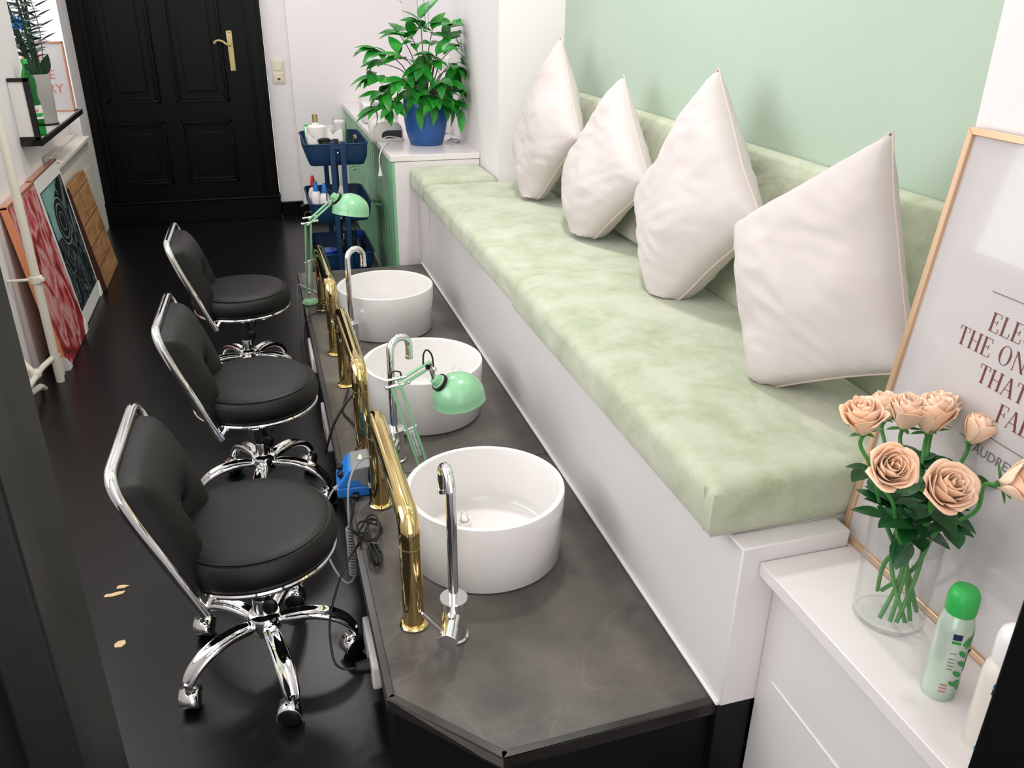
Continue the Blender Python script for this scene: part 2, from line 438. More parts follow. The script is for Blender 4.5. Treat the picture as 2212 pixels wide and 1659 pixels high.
# ------------------------------------------------------------------ black panel door
D = bpy.data.objects.new('door_1', None); COL.objects.link(D); D['kind'] = 'structure'; D.location = (0, YD, 0)
fr = G()
for x0, x1 in ((-1.045, -.945), (.02, .126)):
    fr.span((x0, -.035, .16), (x1, .10, 2.25)); fr.span((x0+.018, -.055, .16), (x1-.03, -.03, 2.25))
fr.span((-1.045, -.04, 2.15), (.126, .10, 2.25))
obj('door_casing', fr, 'black_paint', D, bevel=.004)
kb = G(); kb.span((-1.055, -.07, 0), (.128, .05, .145)); kb.span((-1.06, -.078, .145), (.132, .05, .160))
obj('plinth', kb, 'black_paint', D, bevel=.004)
lf = G(); lf.span((-.945, .0, .15), (.02, .05, 2.15))
obj('door_leaf', lf, 'black_paint', D)
def panel(x0, x1, z0, z1):
    g = G()
    for k, (ins, dep, wd) in enumerate(((0, -.016, .016), (.018, -.008, .014))):
        a0, a1, b0, b1 = x0+ins, x1-ins, z0+ins, z1-ins
        g.span((a0, dep, b0), (a1, .004, b0+wd)); g.span((a0, dep, b1-wd), (a1, .004, b1))
        g.span((a0, dep, b0), (a0+wd, .004, b1)); g.span((a1-wd, dep, b0), (a1, .004, b1))
    g.span((x0+.07, -.014, z0+.07), (x1-.07, .004, z1-.07))
    obj('door_panel', g, 'black_paint', D, bevel=.003)
for x0, x1 in ((-.905, -.575), (-.475, -.14)):
    panel(x0, x1, .262, .675); panel(x0, x1, .80, 2.03)
hp = G(); hp.span((-.107, -.008, .99), (-.069, .0, 1.245))
for z in (1.235, 1.0): hp.ball((-.088, -.008, z), .006)
pl_ = obj('handle_plate', hp, 'brass_old', D, bevel=.004)
hl = G(); hl.cyl((-.088, -.008, 1.158), (-.088, -.055, 1.158), .010, .008)
hl.tube(cr([(-.088, -.052, 1.158), (-.108, -.055, 1.160), (-.135, -.054, 1.180), (-.163, -.052, 1.186), (-.182, -.05, 1.176), (-.186, -.05, 1.166)], 5), [.009]*9+[.0085]*8+[.010]*9, 10)
obj('door_handle', hl, 'brass_old', D)
kk = G(); kk.cyl((-.085, -.006, 1.078), (-.085, -.016, 1.078), .016, .014); kk.cyl((-.084, -.006, 1.035), (-.084, -.022, 1.035), .011)
obj('lock_knob', kk, 'brass_old', D)

# ------------------------------------------------------------------ switches and sockets
sw = thing('light_switch', 'ivory double light switch plate on the white wall right of the black door', 'light switch', (.203, YD, .983))
obj('switch_plate', G().span((-.040, -.009, -.077), (.040, 0, .077)), 'switch', sw, bevel=.003)
obj('rocker', G().span((-.028, -.014, .008), (.028, -.008, .064)), 'switch', sw, bevel=.002)
obj('rocker', G().span((-.028, -.014, -.064), (.028, -.008, -.008)), 'switch', sw, bevel=.002)
obj('indicator', G().span((-.009, -.016, -.052), (.009, -.012, -.040)), 'wood_line', sw)
so = thing('wall_socket', 'white socket plate on the side wall behind the potted plant', 'socket', (1.05, 4.81, 1.115))
obj('socket_plate', G().span((-.010, -.075, -.055), (0, .075, .055)), 'white_plastic', so, bevel=.003)
for y in (-.04, 0, .04): obj('socket_hole', G().cyl((-.011, y, 0), (-.006, y, 0), .014), 'lt_grey', so)

# ------------------------------------------------------------------ platform
PX0, PY0, PY1, PZ = .123, 1.043, 4.06, .25
out = [(PX0, 1.24), (.303, 1.042), (.735, 1.056), (.735, PY1), (PX0, PY1)]
pf = thing('foot_platform', 'long black platform with dark slate top under the foot basins', 'platform')
bdy = G(); bdy.prism([(PX0+.012, 1.246, 0), (.306, 1.055, 0), (.735, 1.068, 0), (.735, PY1-.01, 0), (PX0+.012, PY1-.01, 0)], (0, 0, PZ-.024)); bdy.prism([(.735, 1.048, 0), (.811, 1.048, 0), (.811, PY1-.01, 0), (.735, PY1-.01, 0)], (0, 0, PZ-.001))
obj('platform_body', bdy, 'black_matte', pf, bevel=.002)
top = G(); top.prism([(x, y, PZ-.024) for x, y in out], (0, 0, .022))
obj('platform_top', top, 'slate', pf)
ed = G()
def strip(a, b, w0=.017):
    a, b = V(*a, 0), V(*b, 0); d = (b-a).normalized(); n = V(-d.y, d.x, 0)
    ed.hexa([a+V(0, 0, PZ-.03), b+V(0, 0, PZ-.03), b+n*w0+V(0, 0, PZ-.03), a+n*w0+V(0, 0, PZ-.03)],
            [a+V(0, 0, PZ+.0015), b+V(0, 0, PZ+.0015), b+n*w0+V(0, 0, PZ+.0015), a+n*w0+V(0, 0, PZ+.0015)])
strip((PX0, PY1), (PX0, 1.24)); strip((PX0, 1.24), (.303, 1.042)); strip((.303, 1.042), (.735, 1.056))
M['edge'] = mat('dark_metal_edging', srgb(58, 55, 54), .22, metal=.4)
obj('edge_trim', ed, 'edge', pf, bevel=.0015)
se = G(); se.span((PX0+.02, 2.068, PZ-.003), (.73, 2.070, PZ-.0012))
obj('top_seam', se, 'black_matte', pf)
# white sealant line along the bench
# ------------------------------------------------------------------ bench
bn = thing('bench', 'long white painted built-in bench with green velvet back along the mint wall', 'bench')
b1 = G(); b1.span((.738, 1.045, PZ), (.958, 1.092, .618)); b1.span((.738, 1.092, PZ), (1.045, 4.09, .618)); b1.span((1.045, 1.085, PZ), (1.343, 3.75, .618))
obj('bench_body', b1, 'bench_white', bn, bevel=.003)
g = G()
g.cyl((.7355, 1.05, PZ+.004), (.7355, 4.06, PZ+.004), .005, n=8)
obj('sealant_line', g, 'grout', bn)
g = G(); g.span((.7365, 3.83, PZ), (.7385, 3.833, .6))
obj('panel_joint', g, 'grey_print', bn)
# trim edge the base top
def cushion(name, label, x0, x1, y0, y1, z0, z1, seed, edge_sew=True, rim=.014):
    c = V((x0+x1)/2, (y0+y1)/2, z0)
    hx, hy, h = (x1-x0)/2, (y1-y0)/2, z1-z0
    g = G(); nx, ny = 40, max(12, int((y1-y0)*55))
    n_ = lambda p, s, k: noise.noise(V(p[0]*s+seed, p[1]*s, k))
    def top_f(u, v):
        x, y = (u*2-1)*hx, (v*2-1)*hy
        e = min(hx-abs(x), hy-abs(y))
        z = h - rim*(1-min(1, e/rim))**2*1.0
        z += .0035*n_((x, y), 6, 1)*min(1, e*12)+.002*n_((x, y), 17, 3)*min(1, e*20)
        return V(x, y, z)
    tg = g.grid(top_f, nx, ny)
    loop = [tg[i][0] for i in range(nx)]+[tg[-1][j] for j in range(1, ny)]+[tg[i][-1] for i in range(nx-2, -1, -1)]+[tg[0][j] for j in range(ny-2, 0, -1)]
    prev = loop
    for k in range(1, 7):
        t = k/6; new = []
        for v in loop:
            p = v.co; d = V(p.x/hx, p.y/hy, 0)
            ox = .0035*math.sin(PI*t)+(.004*n_((p.x*1.0, p.y*1.0), 8, t*2))*math.sin(PI*t)-(rim*.5 if k == 6 else 0)
            q = V(p.x+(ox if abs(d.x) > .999 else 0)*math.copysign(1, p.x), p.y+(ox if abs(d.y) > .999 else 0)*math.copysign(1, p.y), 0)
            q.z = (1-t)*p.z*1.0+t*0
            new.append(g.bm.verts.new(q))
        for i in range(len(loop)):
            j = (i+1) % len(loop); g.bm.faces.new((prev[i], prev[j], new[j], new[i]))
        prev = new
    g.bm.faces.new(prev)
    o = obj(name, g, 'velvet', None, loc=c, sharp=60)
    tag(o, label, 'seat cushion', 'sage velvet seat cushions on the bench')
    # sewn vertical corner seams
    if edge_sew:
        s = G()
        for sx, sy in ((-1, -1),):
            s.tube([(sx*(hx-.003)-.001, -hy-.004+.030, .004), (sx*hx-.004, -hy+.028, h-.01)], .0016, 6)
        obj('seam', s, 'velvet', o)
    return o
cushion('seat_cushion', 'near sage green velvet seat cushion beside the white shelf end', .692, 1.335, 1.085, 2.325, .620, .726, 1)
cushion('seat_cushion', 'middle sage green velvet seat cushion in front of the far pillows', .703, 1.335, 2.329, 3.742, .620, .712, 5, False)
cushion('seat_cushion', 'small far sage green velvet cushion beside the white cabinet', .700, 1.045, 3.756, 4.088, .620, .728, 9, False, rim=.02)
# backrest
g = G()
nb = 90
def back_f(u, v):
    y = 1.088+(3.745-1.088)*u
    prof = [(1.196, .728), (1.236, .86), (1.268, .98), (1.292, 1.085), (1.302, 1.108), (1.322, 1.116), (1.344, 1.114)]
    s = v*(len(prof)-1); i = min(int(s), len(prof)-2); t = s-i
    x = prof[i][0]*(1-t)+prof[i+1][0]*t; z = prof[i][1]*(1-t)+prof[i+1][1]*t
    nz = noise.noise(V(y*3.5, z*9, 2))*.006+noise.noise(V(y*11+z*9, z*16-y*5, 7))*.004
    w_ = math.sin(PI*min(1, v*1.3))**.5 if v < .77 else 0
    return V(x-nz*w_, y, z)
g.grid(back_f, nb*2, 26)
bo = obj('backrest_upholstery', g, 'velvet', bn, sharp=70)
so_ = bo.modifiers.new('thick', 'SOLIDIFY'); so_.thickness = .02; so_.offset = -1

# ------------------------------------------------------------------ pillows
def pillow(label, C4, T=.10, seed=0, seat=.724, pinch=.045):
    Pt, Pl, Pb, Pr = [V(*p) for p in C4]
    cen = (Pt+Pl+Pb+Pr)/4
    nrm = (Pr-Pl).cross(Pt-Pb).normalized()
    if nrm.x > 0: nrm = -nrm
    root = thing('pillow', label, 'pillow', cen, 0, 'pale pink pillows standing against the backrest')
    N = 44
    def pos(u, v, side):
        # u,v in 0..1 over the quad  (0,0)=left (1,0)=top (0,1)=bottom (1,1)=right
        a, b = u*2-1, v*2-1
        ca, cb = abs(a), abs(b)
        a2 = a*(1-pinch*(1-cb**2.2)*ca**2); b2 = b*(1-pinch*(1-ca**2.2)*cb**2)
        uu, vv = (a2+1)/2, (b2+1)/2
        p = Pl*(1-uu)*(1-vv)+Pt*uu*(1-vv)+Pb*(1-uu)*vv+Pr*uu*vv
        th = T*(max(0, 1-ca**2.4)*max(0, 1-cb**2.4))**.44
        edge = 1-max(ca, cb)
        n1 = noise.noise(V(a*1.6+seed, b*1.6, seed+side))*.016
        # gathers running in from the seams
        fr_ = math.exp(-edge*7)
        s_ = a if cb > ca else b
        n2 = math.sin(s_*22+seed*3+4*noise.noise(V(a*3, b*3, seed)))*.0032*fr_*min(1, edge*14)
        n3 = abs(noise.noise(V((a+b)*1.4+seed, (a-b)*4, seed*2+side)))*.009
        th += (n1+n2-n3)*min(1, th/T*1.5)
        sag = nrm*noise.noise(V(a*1.2, b*1.2, seed+9))*.012
        q = p+nrm*th*side+sag
        if q.z < seat+.002:
            d = seat+.002-q.z
            q = V(q.x, q.y, seat+.002+.004*(side > 0))+nrm*side*min(d, .04)*.35
        return q-cen
    g = G()
    for sd in (1, -1): g.grid(lambda u, v: pos(u, v, sd), N, N)
    obj('pillow_cover', g, 'pillow', root, sharp=80)
    s = G(); path = []
    for k in range(40): path.append(pos(k/40, 0, 0))
    for k in range(40): path.append(pos(1, k/40, 0))
    for k in range(40): path.append(pos(1-k/40, 1, 0))
    for k in range(40): path.append(pos(0, 1-k/40, 0))
    s.tube(path, .0024, 7, closed=True)
    obj('piping', s, 'pink_piping', root)
    return root
pillow('nearest and largest pale pink pillow, standing behind the rose vase and print frame', [(1.175, 1.395, 1.262), (1.05, 1.712, 1.012), (1.004, 1.475, .690), (1.125, 1.160, .86)], .088, 1)
pillow('second pale pink pillow from the print frame, balanced on one corner', [(1.205, 2.135, 1.318), (1.115, 2.372, .925), (1.045, 2.045, .650), (1.150, 1.742, 1.000)], .098, 2)
pillow('third pale pink pillow from the print frame, upright with a soft round bottom', [(1.224, 2.800, 1.243), (1.12, 3.045, .875), (1.058, 2.725, .645), (1.165, 2.400, .962)], .092, 3)
pillow('farthest pale pink pillow, overlapping the white pillar corner', [(1.205, 3.390, 1.335), (1.10, 3.628, .900), (1.060, 3.330, .655), (1.170, 3.030, 1.000)], .088, 4)

# ------------------------------------------------------------------ basins
def basin(label, y, x=.434):
    g = G()
    g.lathe([(0, 0), (.180, 0), (.1845, .004), (.191, .172), (.190, .179), (.185, .181), (.178, .179), (.1765, .172), (.168, .045), (.158, .030), (.14, .026), (.03, .024), (0, .024)], 96)
    o = obj('foot_basin', g, 'ceramic', None, loc=(x, y, PZ), sharp=50)
    tag(o, label, 'basin', 'round white foot basins on the slate platform')
    d = G(); d.lathe([(0, .0245), (.022, .0245), (.024, .027), (.02, .029), (0, .029)], 28)
    obj('drain', d, 'chrome', o)
    return o
basin('nearest round white foot basin, beside the tall chrome tap', 1.667)
basin('middle round white foot basin, partly behind the green desk lamp shade', 2.450)
basin('farthest round white foot basin, in front of the blue trolley', 3.237)
def stopper(label, x, y, kind):
    t = thing('drain_stopper', label, 'stopper', (x, y, PZ+.029))
    if kind != 'loop':
        g = G(); g.lathe([(0, 0), (.017, 0), (.017, .045), (.013, .05), (.013, .046), (0, .046)], 24); obj('stopper_tube', g, 'white_plastic', t)
        g = G(); g.cyl((0, 0, .046), (0, 0, .056), .010, .008); obj('stopper_cap', g, 'chrome', t)
    else:
        g = G(); g.cyl((0, 0, 0), (0, 0, .03), .010); obj('stopper_tube', g, 'black_plastic', t)
    z0 = .05 if kind != 'loop' else .03
    g = G(); g.tube(cr([(-.008, 0, z0), (-.009, 0, z0+.018), (0, 0, z0+.028), (.009, 0, z0+.018), (.008, 0, z0)], 6), .0022, 8)
    obj('pull_loop', g, 'chrome' if kind != 'loop' else 'black_plastic', t)
stopper('white drain stopper with dark ring inside the nearest basin', .385, 1.68, 'a')
stopper('white and chrome drain stopper inside the middle basin', .560, 2.53, 'b')
stopper('small black looped drain stopper inside the farthest basin', .566, 3.31, 'loop')

# ------------------------------------------------------------------ brass arches
def arch(label, y0, y1, x):
    t = thing('brass_arch', label, 'brass fixture', (x, y0, PZ), 0, 'brass tube arches between stools and basins')
    L = y1-y0; zt = .268; r = .0232
    def fl(y):
        g = G(); g.lathe([(0, 0), (.031, 0), (.032, .003), (.029, .006), (r+.001, .008), (0, .008)], 40, Matrix.Translation((0, y, 0)))
        obj('base_flange', g, 'brass', t)
    fl(0); fl(L)
    for y in (0, L):
        g = G(); g.cyl((0, y, .006), (0, y, .205), r, n=40); obj('upright', g, 'brass', t)
        g = G(); g.lathe([(r-.001, .204), (r+.0008, .2045), (r+.0008, .2062), (r-.001, .2067)], 40, Matrix.Translation((0, y, 0))); obj('ring_joint', g, 'brass_old', t)
    g = G()
    path = [(0, 0, .207), (0, 0, .225)]+[(0, (.030)*(1-math.cos(a)), .238+.030*math.sin(a)) for a in [R(k) for k in range(0, 91, 15)]]
    path += [(0, .10, zt), (0, L/2, zt), (0, L-.10, zt)]
    path += [(0, L-.030+.030*math.sin(a), .238+.030*math.cos(a)) for a in [R(k) for k in range(0, 91, 15)]]+[(0, L, .225), (0, L, .207)]
    g.tube(path, r, 40)
    obj('cross_tube', g, 'brass', t)
    return t
arch('nearest brass tube arch, standing behind the near chrome tap', 1.440, 1.930, .214)
arch('middle brass tube arch, beside the middle stool', 2.222, 2.712, .210)
arch('farthest brass tube arch, beside the far green desk lamp', 3.005, 3.50, .203)

# ------------------------------------------------------------------ chrome taps
def tap(label, x, y, ang, lever=True, hc=.365, rb=.036):
    t = thing('chrome_tap', label, 'tap', (x, y, PZ), 0, 'chrome taps beside the foot basins')
    g = G(); g.lathe([(0, 0), (.030, 0), (.030, .004), (.0265, .006), (.0265, .100), (0, .100)], 40); obj('tap_body', g, 'chrome', t)
    g = G(); g.lathe([(0, .100), (.0285, .100), (.0295, .102), (.0285, .104), (0, .104)], 40); obj('collar', g, 'chrome', t)
    d = V(math.cos(ang), math.sin(ang), 0)
    base = [V(0, 0, .102), V(0, 0, .25), V(0, 0, hc)]
    for k in range(1, 13):
        a = PI*k/12*.97
        base.append(V(0, 0, hc)+d*rb*(1-math.cos(a))+V(0, 0, rb*math.sin(a)))
    base.append(base[-1]+V(0, 0, -.035))
    g = G(); g.tube(base, .0108, 24); obj('spout', g, 'chrome', t)
    g = G(); e = base[-1]; g.cyl(e+V(0, 0, .004), e+V(0, 0, -.006), .0118); obj('aerator', g, 'chrome', t)
    if lever:
        ld = V(-.36, -.90, -.08).normalized()
        g = G(); g.cyl(V(0, 0, .066)+ld*.012, V(0, 0, .066)+ld*.055, .0185, n=32); g.cyl(V(0, 0, .066)+ld*.055, V(0, 0, .066)+ld*.088, .0205, n=32)
        obj('mixer_body', g, 'chrome', t, bevel=.0012)
        p = V(0, 0, .066)+ld*.074
        g = G(); g.cyl(p+V(-.010, 0, .012), p+V(-.052, -.006, .078), .0042, .0036, 14); g.ball(p+V(-.052, -.006, .078), .0038, 10)
        obj('lever', g, 'chrome', t)
    return t
tap('nearest chrome gooseneck tap with side lever, in front of the near basin', .290, 1.378, R(92), hc=.358, rb=.034)
tap('middle chrome gooseneck tap, behind the near brass arch end', .292, 2.155, R(30), hc=.340, rb=.034)
tap('farthest chrome gooseneck tap, in front of the blue trolley', .275, 3.05, R(30), hc=.345, rb=.036)

# ------------------------------------------------------------------ mint desk lamps
def lamp(label, root, J0, J1, J2, S, rs, group='mint green jointed desk lamps', tilt=(.15, 0), brk=True):
    t = thing('desk_lamp', label, 'desk lamp', root, 0, group)
    o_ = V(*root)
    J0, J1, J2, S = [V(*p)-o_ for p in (J0, J1, J2, S)]
    g = G(); g.lathe([(0, 0), (.034, 0), (.036, .006), (.030, .016), (.012, .022), (0, .022)], 32, Matrix.Translation(V(J0.x, J0.y, 0))); obj('lamp_base', g, 'mint_metal', t)
    g = G(); g.cyl((J0.x, J0.y, .02), J0, .006, n=12); obj('base_pin', g, 'chrome', t)
    def rods(a, b, off):
        d = (b-a).normalized(); s = off
        g = G()
        for k in (-1, 1): g.cyl(a+s*k, b+s*k, .0044, n=10)
        obj('arm', g, 'mint_metal', t)
        return d
    off = V(.011, 0, .004); rods(J0, J1, off); rods(J1, J2, V(.004, 0, .011))
    g = G(); d = (J1-J0)
    for k in (-1, 1):
        a, b = J0+d*.12+off*k*.35, J0+d*.45+off*k*.35
        m = 26; pth = []
        u = d.normalized().orthogonal(); v = d.normalized().cross(u)
        for i in range(m*5+1):
            q = i/(m*5); pth.append(a+(b-a)*q+u*.0032*math.cos(i*2*PI/5)+v*.0032*math.sin(i*2*PI/5))
        g.tube(pth, .0009, 5)
    obj('spring', g, 'chrome', t)
    g = G(); p = J0+d*.47; g.cyl(p-off*1.6, p+off*1.6, .0035, n=10); obj('spring_bar', g, 'chrome', t)
    g = G()
    for a, b in ((J1-V(.024, 0, .004), J1+V(.036, 0, .006)), (J1-V(.02, 0, -.018), J1+V(.034, 0, .026))): g.cyl(a, b, .0042, n=10)
    for q in (J1-V(.024, 0, .004), J1+V(.036, 0, .006)): g.ball(q, .006, 10)
    obj('joint', g, 'chrome', t)
    ax = (V(tilt[0], tilt[1], -1)).normalized()
    q = ax.to_track_quat('Z', 'Y').to_matrix().to_4x4(); q.translation = S
    k = rs
    prof = [(k*math.sin(a), -k*.86*math.cos(a)) for a in [R(x) for x in (0, 8, 16, 24, 32, 40, 48, 56, 64, 72, 80, 86, 90)]]+[(k, .018*k/.074), (k*1.01, .020*k/.074)]
    inn = [(max(0, r_-.0015), z_+.0012) for r_, z_ in prof[::-1]]
    g = G(); g.lathe(prof+inn, 48, q, False); 
    obj('lamp_shade', g, 'mint_metal', t, sharp=60)
    nd0 = V(-.74, -.1, .66).normalized(); nk = S+nd0*k*.86
    nd = (J2-nk).normalized()
    g = G(); g.cyl(nk-nd0*.006, nk+nd0*.016, k*.31, k*.28, 24); g.cyl(nk+nd0*.016, nk+nd0*.032, k*.22, k*.19, 24); obj('shade_neck', g, 'mint_metal', t, bevel=.002)
    g = G(); g.cyl(nk+nd0*.003, nk+nd0*.012, k*.35, n=24); obj('neck_ring', g, 'black_plastic', t)
    g = G(); g.cyl(J2-V(.006, .012, 0), J2+V(.006, .012, 0), .008, n=14); g.cyl(J2, nk+nd0*.03, .005, n=10); g.ball(J2+V(.012, -.012, -.008), .0075, 10); obj('head_joint', g, 'chrome', t)
    g = G(); g.ball(S-ax*.005, .022, 16); obj('bulb', g, 'white_plastic', t)
    g = G(); e = S-V(k*.60, k*.55, -.0); g.tube([e+ax*.004, e+V(0, 0, -.022)], .0012, 6); g.ball(e+V(0, 0, -.024), .0032, 8); obj('pull_switch', g, 'brass_old', t)
    g = G(); g.tube(cr([nk+nd0*.03, J2+V(.010, 0, .022), J2+V(-.004, 0, .045), J2+V(-.014, 0, .034), J2+V(-.016, 0, .004)], 6), .0024, 8); obj('lamp_cord', g, 'cable_black', t)
    g = G(); g.tube(cr([J1+V(.016, 0, .012), J1+V(.014, 0, .038), J1+V(-.008, 0, .040), J1+V(-.012, 0, .008)], 6), .0022, 8); obj('lamp_cord', g, 'cable_black', t)
    return t
lamp('near mint green jointed desk lamp leaning over the middle basin', (.352, 2.04, PZ), (.352, 2.04, .285), (.292, 2.08, .522), (.386, 2.08, .572), (.466, 2.08, .472), .074)
lamp('far mint green jointed desk lamp in front of the blue trolley', (.152, 3.60, PZ), (.152, 3.60, .30), (.166, 3.42, .652), (.262, 3.40, .735), (.336, 3.40, .700), .073, tilt=(-.16, -.1))

# ------------------------------------------------------------------ stools
def stool(label, x, y, rz, star, knob=True):
    t = thing('stool', label, 'stool', (x, y, 0), rz, 'black leather salon stools on castors')
    SZ = .43; r = .190; q_ = r/.184
    g = G(); g.lathe([(a_*q_, b_) for a_, b_ in ((0, SZ+.003), (.06, SZ+.0025), (.12, SZ+.0005), (.15, SZ-.003), (.163, SZ-.008), (.170, SZ-.0135), (.1725, SZ-.0125), (.176, SZ-.016), (.181, SZ-.028), (.184, SZ-.045), (.182, SZ-.064), (.177, SZ-.074), (.16, SZ-.078), (0, SZ-.078))], 96)
    obj('seat', g, 'leather', t, sharp=60)
    g = G(); g.tube([(.1720*math.cos(2*PI*k/72), .1720*math.sin(2*PI*k/72), SZ-.0095) for k in range(72)], .0012, 6, closed=True); obj('seat_seam', g, 'leather', t)
    g = G(); g.tube([(.1785*math.cos(2*PI*k/72), .1785*math.sin(2*PI*k/72), SZ-.085) for k in range(72)], .0075, 10, closed=True); obj('seat_ring', g, 'chrome', t)
    g = G(); g.box((0, 0, SZ-.088), (.15, .15, .018)); g.box((-.07, 0, SZ-.092), (.13, .05, .008)); g.box((0, 0, SZ-.085), (.33, .03, .006)); obj('under_plate', g, 'black_plastic', t, bevel=.003)
    g = G(); g.lathe([(.021, .150), (.021, .235), (.0165, .245), (.0165, SZ-.09)], 28); obj('gas_column', g, 'black_plastic', t, sharp=30)
    g = G(); g.lathe([(.012, .24), (.012, SZ-.10)], 20, Matrix.Translation((0, 0, 0))); g.lathe([(.0225, .155), (.0225, .20), (.0215, .203)], 28); obj('column_sleeve', g, 'chrome', t)
    # star base
    g = G(); g.lathe([(0, .10), (.030, .10), (.038, .115), (.040, .148), (.036, .156), (.028, .158), (.0235, .162), (0, .162)], 40); obj('hub', g, 'chrome', t)
    for k in range(5):
        a = star+k*2*PI/5; c, s = math.cos(a), math.sin(a)
        def L(rad, off, z): return V(rad*c-off*s, rad*s+off*c, z)
        g = G(); st = [(.030, .128, .016, .016), (.06, .136, .0165, .015), (.10, .139, .0175, .014), (.14, .132, .019, .0135), (.175, .115, .0185, .013), (.196, .094, .017, .012), (.207, .076, .0155, .010), (.211, .062, .014, .009)]
        # hollow-topped arm cross-section
        rows = []
        for i, (rad, z, hw, hh) in enumerate(st):
            a0 = st[max(0, i-1)]; a1 = st[min(len(st)-1, i+1)]
            td = V(a1[0]-a0[0], 0, a1[1]-a0[1]).normalized(); nn = V(-td.z, 0, td.x)
            sec = [(-1, -.1), (-.95, .5), (-.72, .82), (-.5, .62), (-.25, .42), (0, .36), (.25, .42), (.5, .62), (.72, .82), (.95, .5), (1, -.1), (.7, -.8), (0, -1), (-.7, -.8)]
            rows.append([g.bm.verts.new(L(rad+nn.x*q*hh, p*hw*1.22, z+nn.z*q*hh)) for p, q in sec])
        for A, B in zip(rows, rows[1:]):
            for i in range(14): j = (i+1) % 14; g.bm.faces.new((A[i], A[j], B[j], B[i]))
        g.bm.faces.new(rows[0][::-1]); g.bm.faces.new(rows[-1])
        obj('base_arm', g, 'chrome', t, sharp=60, subs=1)
        # castor
        cs = bpy.data.objects.new('caster', None)
        ca = a+[1.2, .5, -1.3, 2.0, .9][k]
        g = G(); m = Matrix.Translation(L(.209, 0, 0)) @ Matrix.Rotation(ca, 4, 'Z')
        hood = []
        for i in range(13):
            th = R(-10+i*200/12); hood.append((-.010-.0285*math.cos(th), .027+.0285*math.sin(th)))
        a_ = [g.bm.verts.new(m @ V(p, -.021, q)) for p, q in hood]; b_ = [g.bm.verts.new(m @ V(p, .021, q)) for p, q in hood]
        for i in range(12): g.bm.faces.new((a_[i], a_[i+1], b_[i+1], b_[i]))
        g.tube([m @ V(0, 0, .045), m @ V(0, 0, .078)], .0065, 12)
        co = obj('caster', g, 'chrome', t)
        sm = co.modifiers.new('s', 'SOLIDIFY'); sm.thickness = .003; sm.offset = -1
        bpy.data.objects.remove(cs)
        g = G()
        for yy in (-.0195, .0045): g.lathe([(0, 0), (.020, 0), (.0245, .003), (.025, .0075), (.0245, .012), (.020, .015), (0, .015)], 28, m @ Matrix.Translation((-.010, yy+.015, .0255)) @ Matrix.Rotation(R(90), 4, 'X'))
        obj('wheel', g, 'black_plastic', co)
    # height lever
    g = G(); g.tube(cr([(.02, -.02, SZ-.098), (.04, -.06, SZ-.105), (.045, -.10, SZ-.125), (.03, -.115, SZ-.15)], 5), .004, 10)
    g.ball((.026, -.118, SZ-.168), .019, 18, (.9, .35, 1.15)); obj('height_lever', g, 'black_plastic', t)
    # backrest: chrome loop, pad
    e = [(-.095, .320), (-.205, .585)]
    hw = .178
    path = [(-.098, -hw, .315), (-.198, -hw, .560), (-.228, -hw+.002, .655), (-.228, hw-.002, .655), (-.198, hw, .560), (-.098, hw, .315)]
    P = fillet(path, .055, 8)
    g = G(); g.tube(P, .0115, 14); 
    fo = obj('back_frame', g, 'chrome', t)
    for s in (-1, 1): g = G(); g.tube([(-.100, s*hw, .322), (-.085, s*hw*.93, SZ-.09), (-.05, s*.12, SZ-.09)], .006, 8); obj('back_bracket', g, 'chrome', t)
    # pad: inverted U between the frame and an arched cut-out
    def plane(yy, h):   # h along the leg slope 0..1
        if h < .72: q = h/.72; x_ = -.108+(-.198+.108)*q; z_ = .340+(.560-.340)*q
        else: q = (h-.72)/.28; x_ = -.198-.028*q; z_ = .560+.090*q
        return V(x_, yy, z_)
    def outer(s):
        # s 0..1 around inverted U
        if s < .36: return (-.166, .02+s/.36*.86)
        if s > .64: return (.166, .02+(1-s)/.36*.86)
        q = (s-.36)/.28; a = PI*(1-q)
        return (.166*max(-1, min(1, math.cos(a)*1.0))*1.0 if True else 0, .88+.10*math.sin(a)**.55)
    def inner(s):
        if s < .36: return (-.036, .05+s/.36*.30)
        if s > .64: return (.036, .05+(1-s)/.36*.30)
        q = (s-.36)/.28; a = PI*(1-q)
        return (.036*math.cos(a), .35+.07*math.sin(a))
    g = G(); ns, nt_ = 80, 15
    fwd = V(.93, 0, .33).normalized()
    for sd in (1, -1):
        def pf_(u, v):
            o_, i_ = outer(u), inner(u)
            yy = o_[0]*(1-v)+i_[0]*v; h = o_[1]*(1-v)+i_[1]*v
            p = plane(yy, h)
            th = math.sin(PI*min(max(v, 0), 1))**.5*math.sin(PI*min(max(u, 0), 1))**.28
            return p+fwd*(th*(.058 if sd > 0 else -.010)+.002)-V(0, 0, 0)
        g.grid(pf_, ns, nt_)
    obj('backrest_pad', g, 'leather', t, sharp=80)
    g = G(); g.grid(lambda u, v: plane(-.163+.326*u, .42+.50*v)+fwd*-.006, 12, 12); 
    sh = obj('back_shell', g, 'black_plastic', t); q = sh.modifiers.new('s', 'SOLIDIFY'); q.thickness = .006
    return t
stool('nearest black leather stool with curved chrome back frame', -.106, 1.685, R(-2), R(-75))
stool('middle black leather stool, between the near and far stools', -.086, 2.46, R(-2), R(-24))
stool('farthest black leather stool, closest to the black door', -.122, 3.365, R(-1), R(-22))

